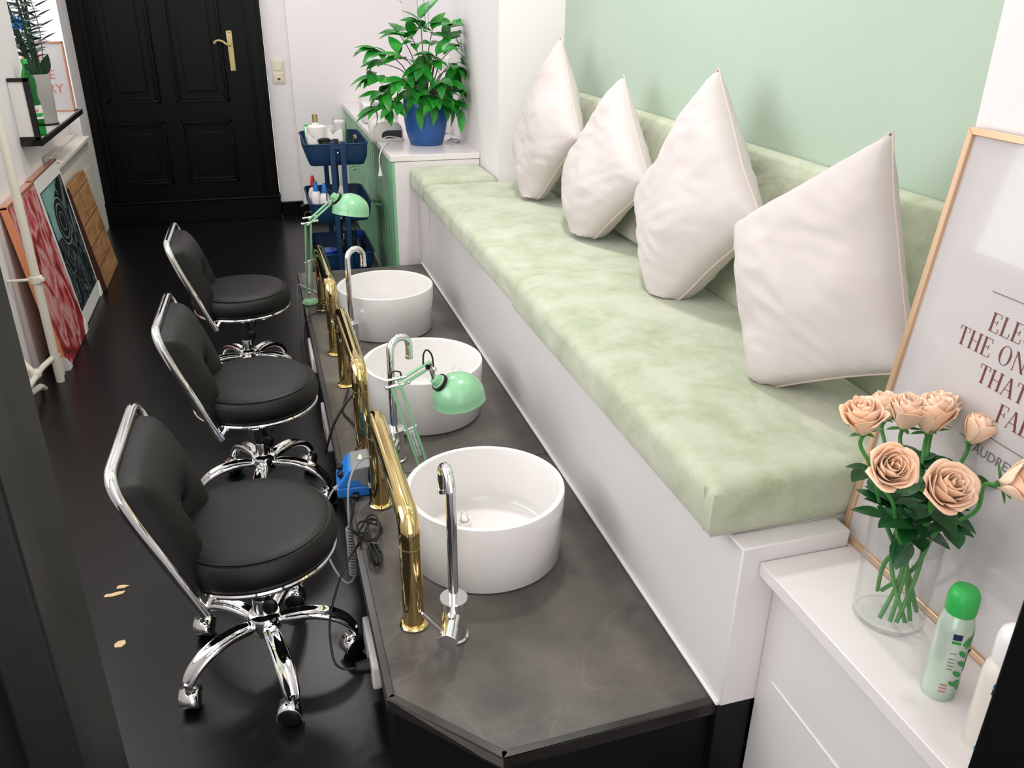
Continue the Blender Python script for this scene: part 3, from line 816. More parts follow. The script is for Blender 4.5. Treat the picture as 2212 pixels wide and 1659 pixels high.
# ------------------------------------------------------------------ power sockets on the platform side
def strip_socket(label, y0, y1, z, plug=True):
    t = thing('power_socket', label, 'socket strip', (PX0+.012, (y0+y1)/2, z), 0, 'white socket strips on the side of the platform')
    L = (y1-y0)
    g = G(); n = 10; pts = []
    for cx, a0 in ((L/2-.03, 0), (-L/2+.03, PI/2)):
        pass
    hh = .040
    for cy, cz, a0 in ((L/2-.018, hh-.018, 0), (-L/2+.018, hh-.018, 90), (-L/2+.018, -hh+.018, 180), (L/2-.018, -hh+.018, 270)):
        for k in range(5):
            a = R(a0+k*22.5); pts.append((0, cy+.018*math.cos(a), cz+.018*math.sin(a)))
    g.prism([(-.0, p[1], p[2]) for p in pts], (-.020, 0, 0)); obj('socket_plate', g, 'white_plastic', t, bevel=.004)
    for k in (-.5, .5):
        g = G(); g.cyl((-.0205, k*L*.48, 0), (-.017, k*L*.48, 0), .022); obj('socket_recess', g, 'lt_grey', t)
    return t
strip_socket('nearest white socket strip on the black platform side, with a black plug', 1.425, 1.600, .128)
strip_socket('middle white socket strip on the black platform side, beside the middle stool', 2.46, 2.70, .165)
strip_socket('farthest white socket strip on the black platform side', 3.10, 3.32, .165)
t = thing('power_plug', 'black plug pushed into the nearest white socket strip', 'plug', (.112, 1.47, .128))
g = G(); g.cyl((.002, 0, 0), (-.028, 0, 0), .017, .012, 20); obj('plug_body', g, 'black_plastic', t)
g = G(); g.tube(cr([(-.028, 0, 0), (-.060, .005, .004), (-.075, .03, .02), (-.070, .10, .07), (-.03, .19, .12), (.010, .27, .125), (.045, .33, .1265)], 8), .0028, 8); obj('cord', g, 'cable_black', t)

# cable bundle
t = thing('cable_bundle', 'black bundled cable looped on the slate platform beside the near brass arch', 'cable', (.160, 1.755, PZ))
g = G()
pp = []
for k in range(46):
    a = k/45*2*PI*3.5
    rr_ = .030+.006*math.sin(a*2.3)
    pp.append((.010+rr_*.75*math.cos(a)+.010*math.sin(a*.5), .035+rr_*1.5*math.sin(a*1.02), .006+.011*abs(math.sin(a*.9))+k*.0003))
g.tube(cr(pp, 5), .0028, 7)
pp = []
for k in range(30):
    a = k/29*2*PI*3
    pp.append((.006+.011*math.cos(a)+.006*math.sin(a*.7), -.060+.040*math.sin(a), .006+.010*abs(math.cos(a*.8))))
g.tube(cr(pp, 5), .0028, 7)
obj('looped_cable', g, 'cable_black', t)
g = G(); g.tube(cr([(.0, .04, .006), (-.028, .055, .006), (-.034, .10, .006), (-.020, .17, .006), (-.010, .20, .008)], 6), .0028, 8); obj('cord', g, 'cable_black', t)
g = G(); g.box((-.003, .235, .0085), (.018, .06, .016), Matrix.Rotation(R(-12), 3, 'Z')); obj('inline_switch', g, 'black_plastic', t, bevel=.004)

def cable(label, pts, r=.003, m='cable_black'):
    o = obj('power_cable', G().tube(cr(pts, 8), r, 8), m); tag(o, label, 'cable'); return o
cable('black cable from the middle brass arch hanging over the platform edge beside the middle stool', [(.196, 2.27, .42), (.17, 2.262, .40), (.13, 2.255, .34), (.105, 2.26, .27), (.096, 2.33, .20), (.102, 2.47, .17), (.108, 2.53, .165)], .004)
cable('black cable lying wavy on the slate platform between the brass arches', [(.21, 2.66, .254), (.19, 2.58, .254), (.175, 2.50, .254), (.19, 2.43, .254), (.205, 2.36, .254), (.20, 2.28, .254), (.178, 2.20, .254), (.195, 2.10, .254), (.19, 2.05, .254)], .0032)
cable('thin black cable hanging over the platform edge beside the farthest stool', [(.175, 3.46, .254), (.15, 3.42, .262), (.118, 3.38, .255), (.103, 3.34, .18), (.10, 3.20, .10), (.106, 3.12, .06)], .0025)
cable('black cable coiled at the foot of the far green lamp', [(.20+.030*math.cos(k*.9), 3.47+.03*math.sin(k*.9), .254+.0018*k) for k in range(22)], .003)
cable('grey cable running over the platform far left corner', [(.105, 3.86, .02), (.108, 3.86, .20), (.118, 3.85, .257), (.15, 3.80, .256), (.19, 3.72, .256), (.20, 3.60, .256)], .0028, 'grey_cable')

# ------------------------------------------------------------------ nail drill unit
t = thing('nail_drill_unit', 'blue and grey electric nail drill control box beside the near brass arch', 'nail drill', (.164, 2.035, PZ), R(-4)); t.scale = (1.22, 1, 1)
g = G(); g.prism([(-.045, -.055, 0), (-.045, .055, 0), (.045, .055, 0), (.045, -.055, 0)], (0, 0, .030)); obj('lower_case', g, 'blue_plastic', t, bevel=.004)
g = G(); g.hexa([V(-.044, -.054, .030), V(.044, -.054, .030), V(.044, .054, .030), V(-.044, .054, .030)], [V(-.016, -.050, .082), V(.040, -.050, .088), V(.040, .050, .088), V(-.016, .050, .082)]); obj('upper_case', g, 'blue_plastic', t, bevel=.004)
g = G(); g.hexa([V(-.014, -.052, .030), V(.046, -.056, .030), V(.046, .048, .030), V(-.014, .046, .030)], [V(-.012, -.053, .084), V(.030, -.053, .091), V(.030, .048, .091), V(-.012, .046, .086)]); obj('grey_panel', g, 'grey_plastic', t, bevel=.003)
g = G()
for k in (-.025, .015): g.box((-.033, k, .055), (.012, .022, .022), Matrix.Rotation(R(-30), 3, 'Y'))
obj('control_dial', g, 'black_plastic', t, bevel=.003)
g = G(); g.box((.010, 0, .091), (.012, .022, .006)); obj('rocker_switch', g, 'chrome', t, bevel=.002)
t = thing('drill_handpiece', 'black nail drill handpiece with banded grip standing beside the blue control box', 'nail drill handpiece', (.199, 1.945, PZ))
g = G(); g.lathe([(0, 0), (.009, 0), (.012, .006), (.0125, .035), (.0115, .040), (.0125, .045), (.0125, .085), (.010, .105), (.006, .112), (0, .112)], 28); obj('grip', g, 'black_plastic', t)
g = G()
for z in (.048, .054, .060): g.lathe([(.0122, z), (.0133, z+.001), (.0133, z+.003), (.0122, z+.004)], 28)
obj('grip_band', g, 'lt_grey', t)
g = G(); g.tube(cr([(0, 0, .110), (0, .004, .128), (-.016, 0, .138), (-.045, -.02, .128), (-.068, -.05, .09), (-.076, -.075, .03), (-.078, -.09, -.01)], 8), .0030, 8); obj('cord', g, 'grey_cable', t)
g = G(); pts = []
for k in range(16*9+1):
    q = k/(16*9); c0 = V(-.078, -.09, -.01)*(1-q)+V(-.083, -.16, -.105)*q
    pts.append(c0+V(math.cos(k*2*PI/9)*.0085, 0, math.sin(k*2*PI/9)*.0025)+V(0, math.sin(k*2*PI/9)*.006, 0))
g.tube(pts, .0027, 7); g.tube(cr([pts[-1], (-.10, -.16, -.13), (-.13, -.10, -.11), (-.15, 0, -.06), (-.12, .045, -.005), (-.10, .06, .02)], 6), .0028, 8); obj('coiled_cord', g, 'grey_cable', t)
g = G(); g.cyl((-.10, .058, .02), (-.064, .072, .032), .006, .0085, 14); obj('jack', g, 'lt_grey', t)

# ------------------------------------------------------------------ green cabinet with counter
cb = thing('cabinet', 'mint green fronted white cabinet with white counter under the potted plant', 'cabinet')
CX, CY0, CY1, CT = .613, 4.093, 6.205, .78
obj('carcass', G().span((.632, CY0+.010, .0), (1.045, CY1, CT-.03)), 'white_lacquer', cb, bevel=.002)
obj('countertop', G().span((CX-.006, CY0-.004, CT-.028), (1.049, CY1, CT)), 'white_lacquer', cb, bevel=.002)
for k in range(4):
    y0 = CY0+.012+k*(CY1-CY0-.02)/4; y1 = y0+(CY1-CY0-.02)/4-.006
    g = G(); g.span((.616, y0, .05), (.634, y1, CT-.032))
    d = obj('cabinet_door', g, 'green_cab', cb, bevel=.002)
    g = G()
    for q in range(1, 6): yy = y0+(y1-y0)*q/6; g.span((.6145, yy-.004, .06), (.6165, yy+.004, CT-.04))
    obj('door_batten', g, 'green_cab', d)
    yk = y1-.05 if k % 2 == 0 else y0+.05
    g = G(); g.cyl((.617, yk, .44), (.600, yk, .44), .006, n=12); g.ball((.594, yk, .44), .013, 14, (.7, 1, 1)); obj('knob', g, 'mint_metal', d)
obj('end_panel', G().span((.628, CY0, .02), (1.047, CY0+.012, CT-.03)), 'white_lacquer', cb, bevel=.001)
obj('edge_post', G().span((.614, CY0+.001, .02), (.628, CY0+.014, CT-.03)), 'green_cab', cb)

# ------------------------------------------------------------------ potted plant
pt = thing('potted_plant', 'leafy green plant in a round blue pot on the white counter', 'plant', (.845, 4.40, CT))
g = G(); g.lathe([(0, 0), (.078, 0), (.084, .006), (.100, .06), (.110, .12), (.1125, .18), (.110, .222), (.106, .226), (.103, .220), (.102, .19), (0, .19)], 56); obj('pot', g, 'pot_blue', pt, sharp=50)
g = G(); g.lathe([(0, .200), (.05, .203), (.101, .197)], 24, None, False); obj('soil', g, 'soil', pt)
def leaf(g, base, d, n, L, W, droop=.3, fold=.25, nu=7, nv=5, sharp=1.0):
    d = d.normalized(); s = d.cross(n)
    s = s.normalized() if s.length > 1e-4 else d.orthogonal().normalized()
    n = s.cross(d).normalized()
    rows = []
    for i in range(nu):
        u = i/(nu-1)
        w_ = W*.5*(math.sin(PI*u**.78)**.9)*(1 if sharp == 1 else 1)
        c = base+d*L*u*(1-.12*droop*u)-n*L*droop*u*u*.5
        row = []
        for j in range(nv):
            v = j/(nv-1)*2-1
            row.append(g.bm.verts.new(c+s*w_*v+n*(abs(v)*w_*fold)+V(0, 0, 0)))
        rows.append(row)
    for a, b in zip(rows, rows[1:]):
        for j in range(nv-1): g.bm.faces.new((a[j], a[j+1], b[j+1], b[j]))
rnd = random.Random(11)
lg, sg = G(), G()
# clusters: centre of a leaf whorl relative to the pot base (x, y, z), count, spread
cl = [(-.30, -.02, .36), (-.24, .02, .44), (-.26, -.06, .27), (-.20, .05, .30), (-.16, -.08, .50), (-.27, .0, .53), (-.08, -.02, .60), (-.14, .05, .62),
      (.02, -.05, .64), (.10, -.02, .58), (.17, .02, .55), (.20, -.04, .46), (.14, -.10, .42), (.02, -.12, .50), (-.06, -.12, .42), (.06, -.15, .34),
      (-.16, -.12, .35), (.16, -.10, .28), (.21, -.02, .25), (.24, .04, .20), (.02, -.14, .24), (-.10, -.10, .28), (-.20, -.08, .22), (.09, -.12, .22),
      (.17, .06, .40), (0, .05, .45), (-.05, .08, .35), (.1, .08, .30), (-.03, .0, .70), (.13, -.03, .67), (-.28, -.03, .18)]
cl = [(a*1.0+.02, b, .20+(c-.20)*.80) for a, b, c in cl]
for cx, cy, cz in cl:
    root = V(cx*.12, cy*.12, .20); tip = V(cx, cy, cz)
    mid = (root+tip)/2+V(-cx*.12, -cy*.1, .05)
    sg.tube(cr([root, mid, tip], 5), [.0035-.0002*k for k in range(11)], 6)
    outd = V(cx, cy-.03, .12 if cz > .4 else -.05)
    nl = rnd.choice((5, 6, 6, 7))
    for k in range(nl):
        a = k/nl*2*PI+rnd.random()*.7
        dd = (outd.normalized()*.75+V(math.cos(a), math.sin(a)*.8-.15, rnd.uniform(-.45, .35))).normalized()
        leaf(lg, tip-outd.normalized()*.01*k, dd, V(rnd.uniform(-.3, .3), rnd.uniform(-.6, .1), 1), rnd.uniform(.10, .145), rnd.uniform(.046, .062), rnd.uniform(.3, .9), .2, 9)
for x, z in ((-.02, .25), (.03, .22), (.09, .24), (-.05, .20), (.16, .18)):
    leaf(lg, V(x, -.10, z), V(rnd.uniform(-.2, .3), -.35, -1), V(0, -1, .2), .12, .042, .1, .2, 8)
for v_ in list(lg.bm.verts)+list(sg.bm.verts):
    if v_.co.x > .185: v_.co.x = .185+(.014*math.tanh((v_.co.x-.185)*6))
    if v_.co.x < -.0 and v_.co.z < .0: v_.co.z = .004
obj('foliage', lg, 'plant_leaf', pt, sharp=80)
obj('branches', sg, 'stem_brown', pt)
g = G()
for x, x2 in ((-.02, -.03), (.015, .0), (.03, .028), (-.10, -.16)): g.tube([(x, 0, .55 if x > -.05 else .66), ((x+x2)/2, 0, .72), (x2, .01, .88)], .0014, 5)
obj('support_wires', g, 'ink_grey', pt)

# UV lamp and small things on the counter
t = thing('uv_nail_lamp', 'white rounded nail curing lamp with dark display beside the blue pot', 'nail lamp', (.665, 4.58, CT), R(-3))
g = G(); a = []
for k in range(13):
    th = PI*k/12; a.append((.085*math.copysign(abs(math.cos(th))**.6, math.cos(th)), .104*math.sin(th)**.55))
rows = []
for yy, sc, zz in ((-.062, .93, .95), (-.055, 1, 1), (.07, 1, 1), (.095, .9, .9), (.10, .8, .8)):
    rows.append([g.bm.verts.new((p*sc, yy, q*zz)) for p, q in a])
for A, B in zip(rows, rows[1:]):
    for i in range(12): g.bm.faces.new((A[i], A[i+1], B[i+1], B[i]))
g.bm.faces.new(rows[0]); g.bm.faces.new(rows[-1][::-1]); 
for A, B in zip(rows, rows[1:]): g.bm.faces.new((A[12], A[0], B[0], B[12]))
obj('lamp_housing', g, 'cream_plastic', t, sharp=50)
g = G(); g.prism([(-.028, -.0645, .016), (.075, -.0645, .016), (.075, -.0645, .056), (.0, -.0645, .056), (-.020, -.0645, .048), (-.028, -.0645, .035)], (0, .004, 0)); obj('hand_opening', g, 'black_glass', t, bevel=.001)
g = G(); g.tube(cr([(-.030, -.066, .014), (0, -.068, .026), (.03, -.068, .024), (.075, -.066, .014)], 6), .0028, 8); obj('opening_rim', g, 'white_plastic', t)
t = thing('white_dispenser', 'white kettle-like appliance with grey rings behind the nail lamp', 'appliance', (.70, 4.92, CT))
g = G(); g.lathe([(0, 0), (.075, 0), (.085, .01), (.085, .09), (.07, .12), (.062, .125), (.062, .16), (.055, .165), (0, .165)], 40); obj('appliance_body', g, 'white_plastic', t, sharp=40)
g = G()
for z in (.13, .14, .15): g.lathe([(.062, z), (.0645, z+.001), (.0645, z+.004), (.062, z+.005)], 40)
obj('grey_ring', g, 'lt_grey', t)
g = G(); g.lathe([(.045, .166), (.03, .18), (0, .184)], 30); obj('lid', g, 'black_plastic', t)
t = thing('clear_box', 'tall clear plastic box at the left edge of the white counter', 'box', (.665, 5.25, CT))
g = G(); g.span((-.045, -.09, 0), (.045, .09, .15)); bx_ = obj('box_walls', g, 'clear', t, bevel=.004)
g = G(); g.span((-.038, -.08, .004), (.038, .08, .11)); obj('folded_towel', g, 'white_plastic', t, bevel=.01)
t = thing('glass_jar', 'clear jar with grey lid at the wall behind the blue pot', 'jar', (.985, 4.72, CT))
g = G(); g.lathe([(0, 0), (.042, 0), (.046, .006), (.046, .20), (.040, .21)], 32); obj('jar_body', g, 'clear', t)
g = G(); g.lathe([(0, .205), (.056, .205), (.058, .212), (.05, .222), (0, .224)], 32); obj('jar_lid', g, 'lt_grey', t)
o = obj('counter_cable', G().tube(cr([(.97, 4.46, CT+.003), (1.0, 4.50, CT+.004), (1.03, 4.45, CT+.004), (1.0, 4.38, CT+.004), (.975, 4.40, CT+.012), (.985, 4.44, CT+.02)], 8), .0025, 8), 'grey_cable')
tag(o, 'thin grey cable curled on the counter right of the blue pot', 'cable')
t = thing('hanging_plug', 'white two-pin plug dangling on its cord over the green cabinet front', 'plug', (.585, 4.28, CT))
g = G(); g.tube(cr([(.075, .20, .004), (.045, .10, .005), (.020, .03, .004), (.004, 0, -.012), (-.006, -.01, -.045), (-.004, -.012, -.082)], 8), .0028, 8); obj('cord', g, 'cord_white', t)
g = G(); g.lathe([(0, 0), (.0125, 0), (.012, -.004), (.006, -.030), (.0035, -.045), (0, -.045)][::-1], 16, Matrix.Translation((-.004, -.012, -.125)) @ Matrix.Rotation(PI, 4, 'X')); obj('plug_body', g, 'white_plastic', t)
g = G()
for x in (-.0075, .0075): g.cyl((-.004+x, -.012, -.126), (-.004+x, -.012, -.145), .002, n=8)
obj('plug_pin', g, 'lt_grey', t)

# ------------------------------------------------------------------ trolley
TX0, TX1, TY0, TY1 = .228, .540, 4.33, 4.80
tr = thing('trolley', 'navy blue three tier metal trolley holding salon supplies', 'trolley', ((TX0+TX1)/2, (TY0+TY1)/2, 0))
hw_, hd_ = (TX1-TX0)/2, (TY1-TY0)/2
def rrect(hx, hy, r, z, n=5):
    p = []
    for cx, cy, a0 in ((hx-r, hy-r, 0), (-hx+r, hy-r, 90), (-hx+r, -hy+r, 180), (hx-r, -hy+r, 270)):
        for k in range(n): a = R(a0+k*90/(n-1)); p.append(V(cx+r*math.cos(a), cy+r*math.sin(a), z))
    return p
def basket(z0, z1):
    g = G(); L = [rrect(hw_-.022, hd_-.022, .03, z0), rrect(hw_-.020, hd_-.02, .035, z0+.002), rrect(hw_-.006, hd_-.006, .04, z0+.04), rrect(hw_-.001, hd_-.001, .04, z1), rrect(hw_-.005, hd_-.005, .036, z1), rrect(hw_-.009, hd_-.009, .036, z0+.04), rrect(hw_-.024, hd_-.024, .03, z0+.005)]
    vs_ = [[g.bm.verts.new(p) for p in l] for l in L]
    for A, B in zip(vs_, vs_[1:]):
        for i in range(len(A)): j = (i+1) % len(A); g.bm.faces.new((A[i], A[j], B[j], B[i]))
    g.bm.faces.new(vs_[0][::-1]); g.bm.faces.new(vs_[-1])
    b = obj('basket', g, 'trolley', tr, sharp=40)
    g = G(); g.tube(rrect(hw_, hd_, .04, z1), .004, 8, closed=True); obj('basket_rim', g, 'trolley', b)
    g = G(); g.prism([tuple(p) for p in rrect(hw_-.026, hd_-.026, .03, z0+.0055)], (0, 0, .002)); obj('basket_lining', g, 'trolley_in', b)
basket(.700, .805); basket(.415, .512); basket(.150, .248)
for s in (-1, 1):
    for x in (-.026, .026):
        g = G(); y = s*(hd_+.004); g.box((x, y, .45), (.026, .012, .74)); obj('post', g, 'trolley', tr, bevel=.004)
    for z in (.765, .475, .21):
        g = G(); g.ball((0, s*(hd_+.008), z), .006, 10); obj('bolt', g, 'chrome', tr)
    g = G(); g.box((0, s*(hd_+.003), .79), (.032, .010, .018)); g.box((0, s*(hd_+.003), .09), (.24, .03, .03)); obj('post_bridge', g, 'trolley', tr, bevel=.003)
    for x in (-.11, .11):
        g = G(); m = Matrix.Translation((x-.012, s*hd_, .032)) @ Matrix.Rotation(R(90), 4, 'Y'); g.lathe([(0, 0), (.026, 0), (.030, .004), (.030, .020), (.026, .024), (0, .024)], 24, m); g.cyl((x, s*hd_, .055), (x, s*hd_, .09), .007, n=10)
        obj('caster', g, 'black_plastic', tr)
g = G(); g.tube(fillet([(-.155, -hd_+.02, .19), (-.172, -hd_-.01, .19), (-.172, -hd_-.01, .06), (-.16, -hd_+.03, .06)], .02), .009, 10); obj('side_guard', g, 'trolley', tr)
tx, ty = (TX0+TX1)/2, (TY0+TY1)/2
# contents, top
t = thing('organizer_tray', 'white organizer tray with scooped sides in the top basket of the trolley', 'tray', (.335, 4.49, .708))
g = G(); g.prism([(-.085, -.10, .0), (.085, -.10, .0), (.085, -.10, .160), (.055, -.10, .150), (.025, -.10, .118), (-.045, -.10, .112), (-.07, -.10, .130), (-.085, -.10, .150)], (0, .004, 0))
g.prism([(-.085, .10, .0), (.085, .10, .0), (.085, .10, .150), (-.085, .10, .150)], (0, .004, 0)); g.span((-.084, -.099, .0), (.084, .103, .047))
g.prism([(-.085, -.10, 0), (-.085, -.10, .150), (-.085, -.04, .115), (-.085, .05, .115), (-.085, .104, .150), (-.085, .104, 0)], (.004, 0, 0)); g.span((.081, -.10, 0), (.085, .104, .150))
obj('tray_walls', g, 'white_plastic', t, bevel=.001)
def bottle(name, label, cat, loc, prof, m, capprof=None, cm=None, group=None, lab=None):
    t = thing(name, label, cat, loc, 0, group)
    g = G(); g.lathe(prof, 28); obj('body', g, m, t, sharp=50)
    if capprof: g = G(); g.lathe(capprof, 24); obj('cap', g, cm, t, sharp=50)
    if lab:
        r_, z0, z1, a0, a1, lm = lab
        g = G(); g.grid(lambda u, v: V((r_)*math.cos(a0+(a1-a0)*u), r_*math.sin(a0+(a1-a0)*u), z0+(z1-z0)*v), 14, 2); o_ = obj('printed_label', g, lm, t)
    return t
bottle('cream_jar', 'white tapered cream jar standing in the organizer tray', 'jar', (.300, 4.46, .756), [(0, 0), (.026, 0), (.030, .05), (.044, .095), (.045, .12), (.038, .124), (0, .124)], 'white_plastic')
bottle('pump_spray', 'small bottle with beige ribbed cap behind the cream jar', 'bottle', (.302, 4.535, .756), [(0, 0), (.018, 0), (.018, .12), (.013, .13), (0, .13)], 'white_plastic', [(0, .13), (.014, .13), (.014, .168), (.010, .17), (0, .172)], 'brass_old')
bottle('pump_bottle', 'short white bottle beside the clear cup in the organizer tray', 'bottle', (.362, 4.50, .756), [(0, 0), (.020, 0), (.021, .075), (.012, .09), (.012, .10), (0, .10)], 'white_plastic')
t = thing('clear_cup', 'clear cup holding white cotton rolls in the top trolley basket', 'cup', (.420, 4.52, .756))
g = G(); g.lathe([(0, 0), (.030, 0), (.034, .15), (.0325, .15), (.029, .003), (0, .003)], 32); obj('cup_wall', g, 'clear', t)
g = G(); g.lathe([(0, .005), (.027, .005), (.030, .13), (.024, .138), (0, .14)], 28); obj('cotton_rolls', g, 'corner_white', t)
for nm, x, y, lb in (('brush', .262, 4.60, 'green handled brush at the left edge of the top trolley basket'), ('brush', .455, 4.66, 'green handled brush behind the clear cup in the top trolley basket')):
    t = thing(nm, lb, 'brush', (x, y, .745)); g = G(); g.box((0, 0, .062), (.030, .012, .12)); obj('brush_handle', g, 'green_plastic', t, bevel=.005); g = G(); g.box((0, .010, .10), (.022, .010, .03)); obj('bristles', g, 'white_plastic', t)
g = G()
for k in range(14): g.ball((rnd.uniform(-.04, .04), rnd.uniform(-.02, .02), rnd.uniform(-.010, .012)), rnd.uniform(.012, .02), 8, (1.3, .8, .6))
o = obj('black_cloth', g, 'black_matte', None, loc=(.355, 4.365, .812)); tag(o, 'crumpled black cloth at the front of the top trolley basket', 'cloth')
bottle('gold_bottle', 'small gold capped bottle at the right of the top trolley basket', 'bottle', (.482, 4.41, .735), [(0, 0), (.014, 0), (.014, .05), (.008, .06), (0, .06)], 'black_glass', [(0, .06), (.009, .06), (.009, .100), (0, .100)], 'brass')
# middle
bp_ = [(0, 0), (.024, 0), (.026, .004), (.026, .11), (.020, .130), (.010, .138), (0, .138)]
cp_ = [(0, .136), (.013, .136), (.013, .150), (.009, .178), (.006, .186), (0, .187)]
bottle('liquid_bottle', 'white squeeze bottle with blue cap and red print, front of the middle trolley basket', 'bottle', (.308, 4.385, .423), bp_, 'white_plastic', cp_, 'blue_plastic', 'squeeze bottles in the middle trolley basket', (.0264, .02, .09, R(235), R(300), 'red_plastic'))
bottle('liquid_bottle', 'plain white squeeze bottle with blue cap left of the red printed one', 'bottle', (.270, 4.44, .423), bp_, 'white_plastic', cp_, 'blue_plastic', 'squeeze bottles in the middle trolley basket')
bottle('liquid_bottle', 'squeeze bottle with red cap at the back left of the middle trolley basket', 'bottle', (.262, 4.53, .423), bp_, 'white_plastic', [(r_, z_+.012) for r_, z_ in cp_], 'red_plastic', 'squeeze bottles in the middle trolley basket')
bottle('nozzle_bottle', 'slim white bottle with long nozzle between the trolley posts', 'bottle', (.400, 4.45, .423), [(0, 0), (.018, 0), (.018, .12), (.013, .14), (.006, .165), (.002, .20), (0, .20)], 'white_plastic', lab=(.0184, .05, .08, R(230), R(310), 'orange'))
t = thing('carton', 'pink and white carton lying in the middle trolley basket', 'box', (.475, 4.50, .423), R(6))
g = G(); g.span((-.04, -.09, 0), (.04, .09, .07)); obj('carton_body', g, 'cardboard', t, bevel=.001); g = G(); g.span((-.0405, -.0905, .035), (.0405, .0905, .045)); obj('red_stripe', g, 'red_plastic', t)
# bottom
t = thing('spray_bottle', 'dark spray bottle with blue trigger in the bottom trolley basket', 'bottle', (.475, 4.50, .158))
g = G(); g.lathe([(0, 0), (.035, 0), (.036, .09), (.014, .13), (.014, .15), (0, .15)], 28); obj('body', g, 'black_glass', t); g = G(); g.box((0, -.02, .165), (.028, .09, .028)); g.box((0, -.05, .135), (.012, .010, .045)); obj('trigger', g, 'deep_blue', t, bevel=.006)
t = thing('blue_tub', 'bright blue tub at the left of the bottom trolley basket', 'tub', (.305, 4.44, .158)); g = G(); g.lathe([(0, 0), (.04, 0), (.045, .07), (.047, .07), (.047, .09), (0, .09)], 28); obj('tub_body', g, 'deep_blue', t)
bottle('dark_bottle', 'dark bottle with chrome rings between the posts of the bottom trolley basket', 'bottle', (.385, 4.45, .158), [(0, 0), (.025, 0), (.026, .11), (.012, .14), (0, .14)], 'black_glass', [(0, .14), (.013, .14), (.013, .165), (0, .165)], 'chrome')

# ------------------------------------------------------------------ white shelf cabinet on the right
SZ0 = .585
sc = thing('shelf_cabinet', 'low white cabinet with overhanging white top under the rose vase', 'cabinet')
obj('cabinet_body', G().span((.812, .478, 0), (1.060, 1.0435, SZ0-.026)), 'bench_white', sc, bevel=.002)
obj('shelf_top', G().span((.775, .478, SZ0-.026), (1.060, 1.0435, SZ0)).span((.959, 1.0435, SZ0-.026), (1.060, 1.0825, SZ0)), 'white_lacquer', sc, bevel=.0015)
g = G(); g.cyl((.8115, .48, .335), (.8115, 1.0, .335), .002, n=6); obj('door_line', g, 'grout', sc)

# ------------------------------------------------------------------ big quote print (rose gold frame)
P0 = V(.974, 1.079, SZ0+.001)
fu = V(-.02, -1, 0).normalized(); fv = V(.110, -.002, .994); fv = (fv-fu*fv.dot(fu)).normalized(); fn = fu.cross(fv)   # fn faces the room (-X)
def FP(u, v, n=0): return P0+fu*u+fv*v+fn*n
FW, FH = .595, .736
qf = thing('framed_print', 'large rose gold framed quote print leaning on the wall behind the roses', 'framed print', P0)
loc_ = lambda p: p-P0
def bar(a, b, c, d, n0, n1): 
    g = G(); g.hexa([loc_(FP(*q, n0)) for q in (a, b, c, d)], [loc_(FP(*q, n1)) for q in (a, b, c, d)]); return g
bw = .011
for a, b, c, d in (((0, 0), (FW, 0), (FW-bw, bw), (bw, bw)), ((FW, 0), (FW, FH), (FW-bw, FH-bw), (FW-bw, bw)), ((FW, FH), (0, FH), (bw, FH-bw), (FW-bw, FH-bw)), ((0, FH), (0, 0), (bw, bw), (bw, FH-bw))):
    obj('frame_bar', bar(a, b, c, d, -.006, .010), 'gold_frame', qf, bevel=.0015)
obj('backing_board', bar((.003, .003), (FW-.003, .003), (FW-.003, FH-.003), (.003, FH-.003), -.005, -.001), 'lt_grey', qf)
obj('print_sheet', bar((.008, .008), (FW-.008, .008), (FW-.008, FH-.008), (.008, FH-.008), -.001, .003), 'paper', qf)
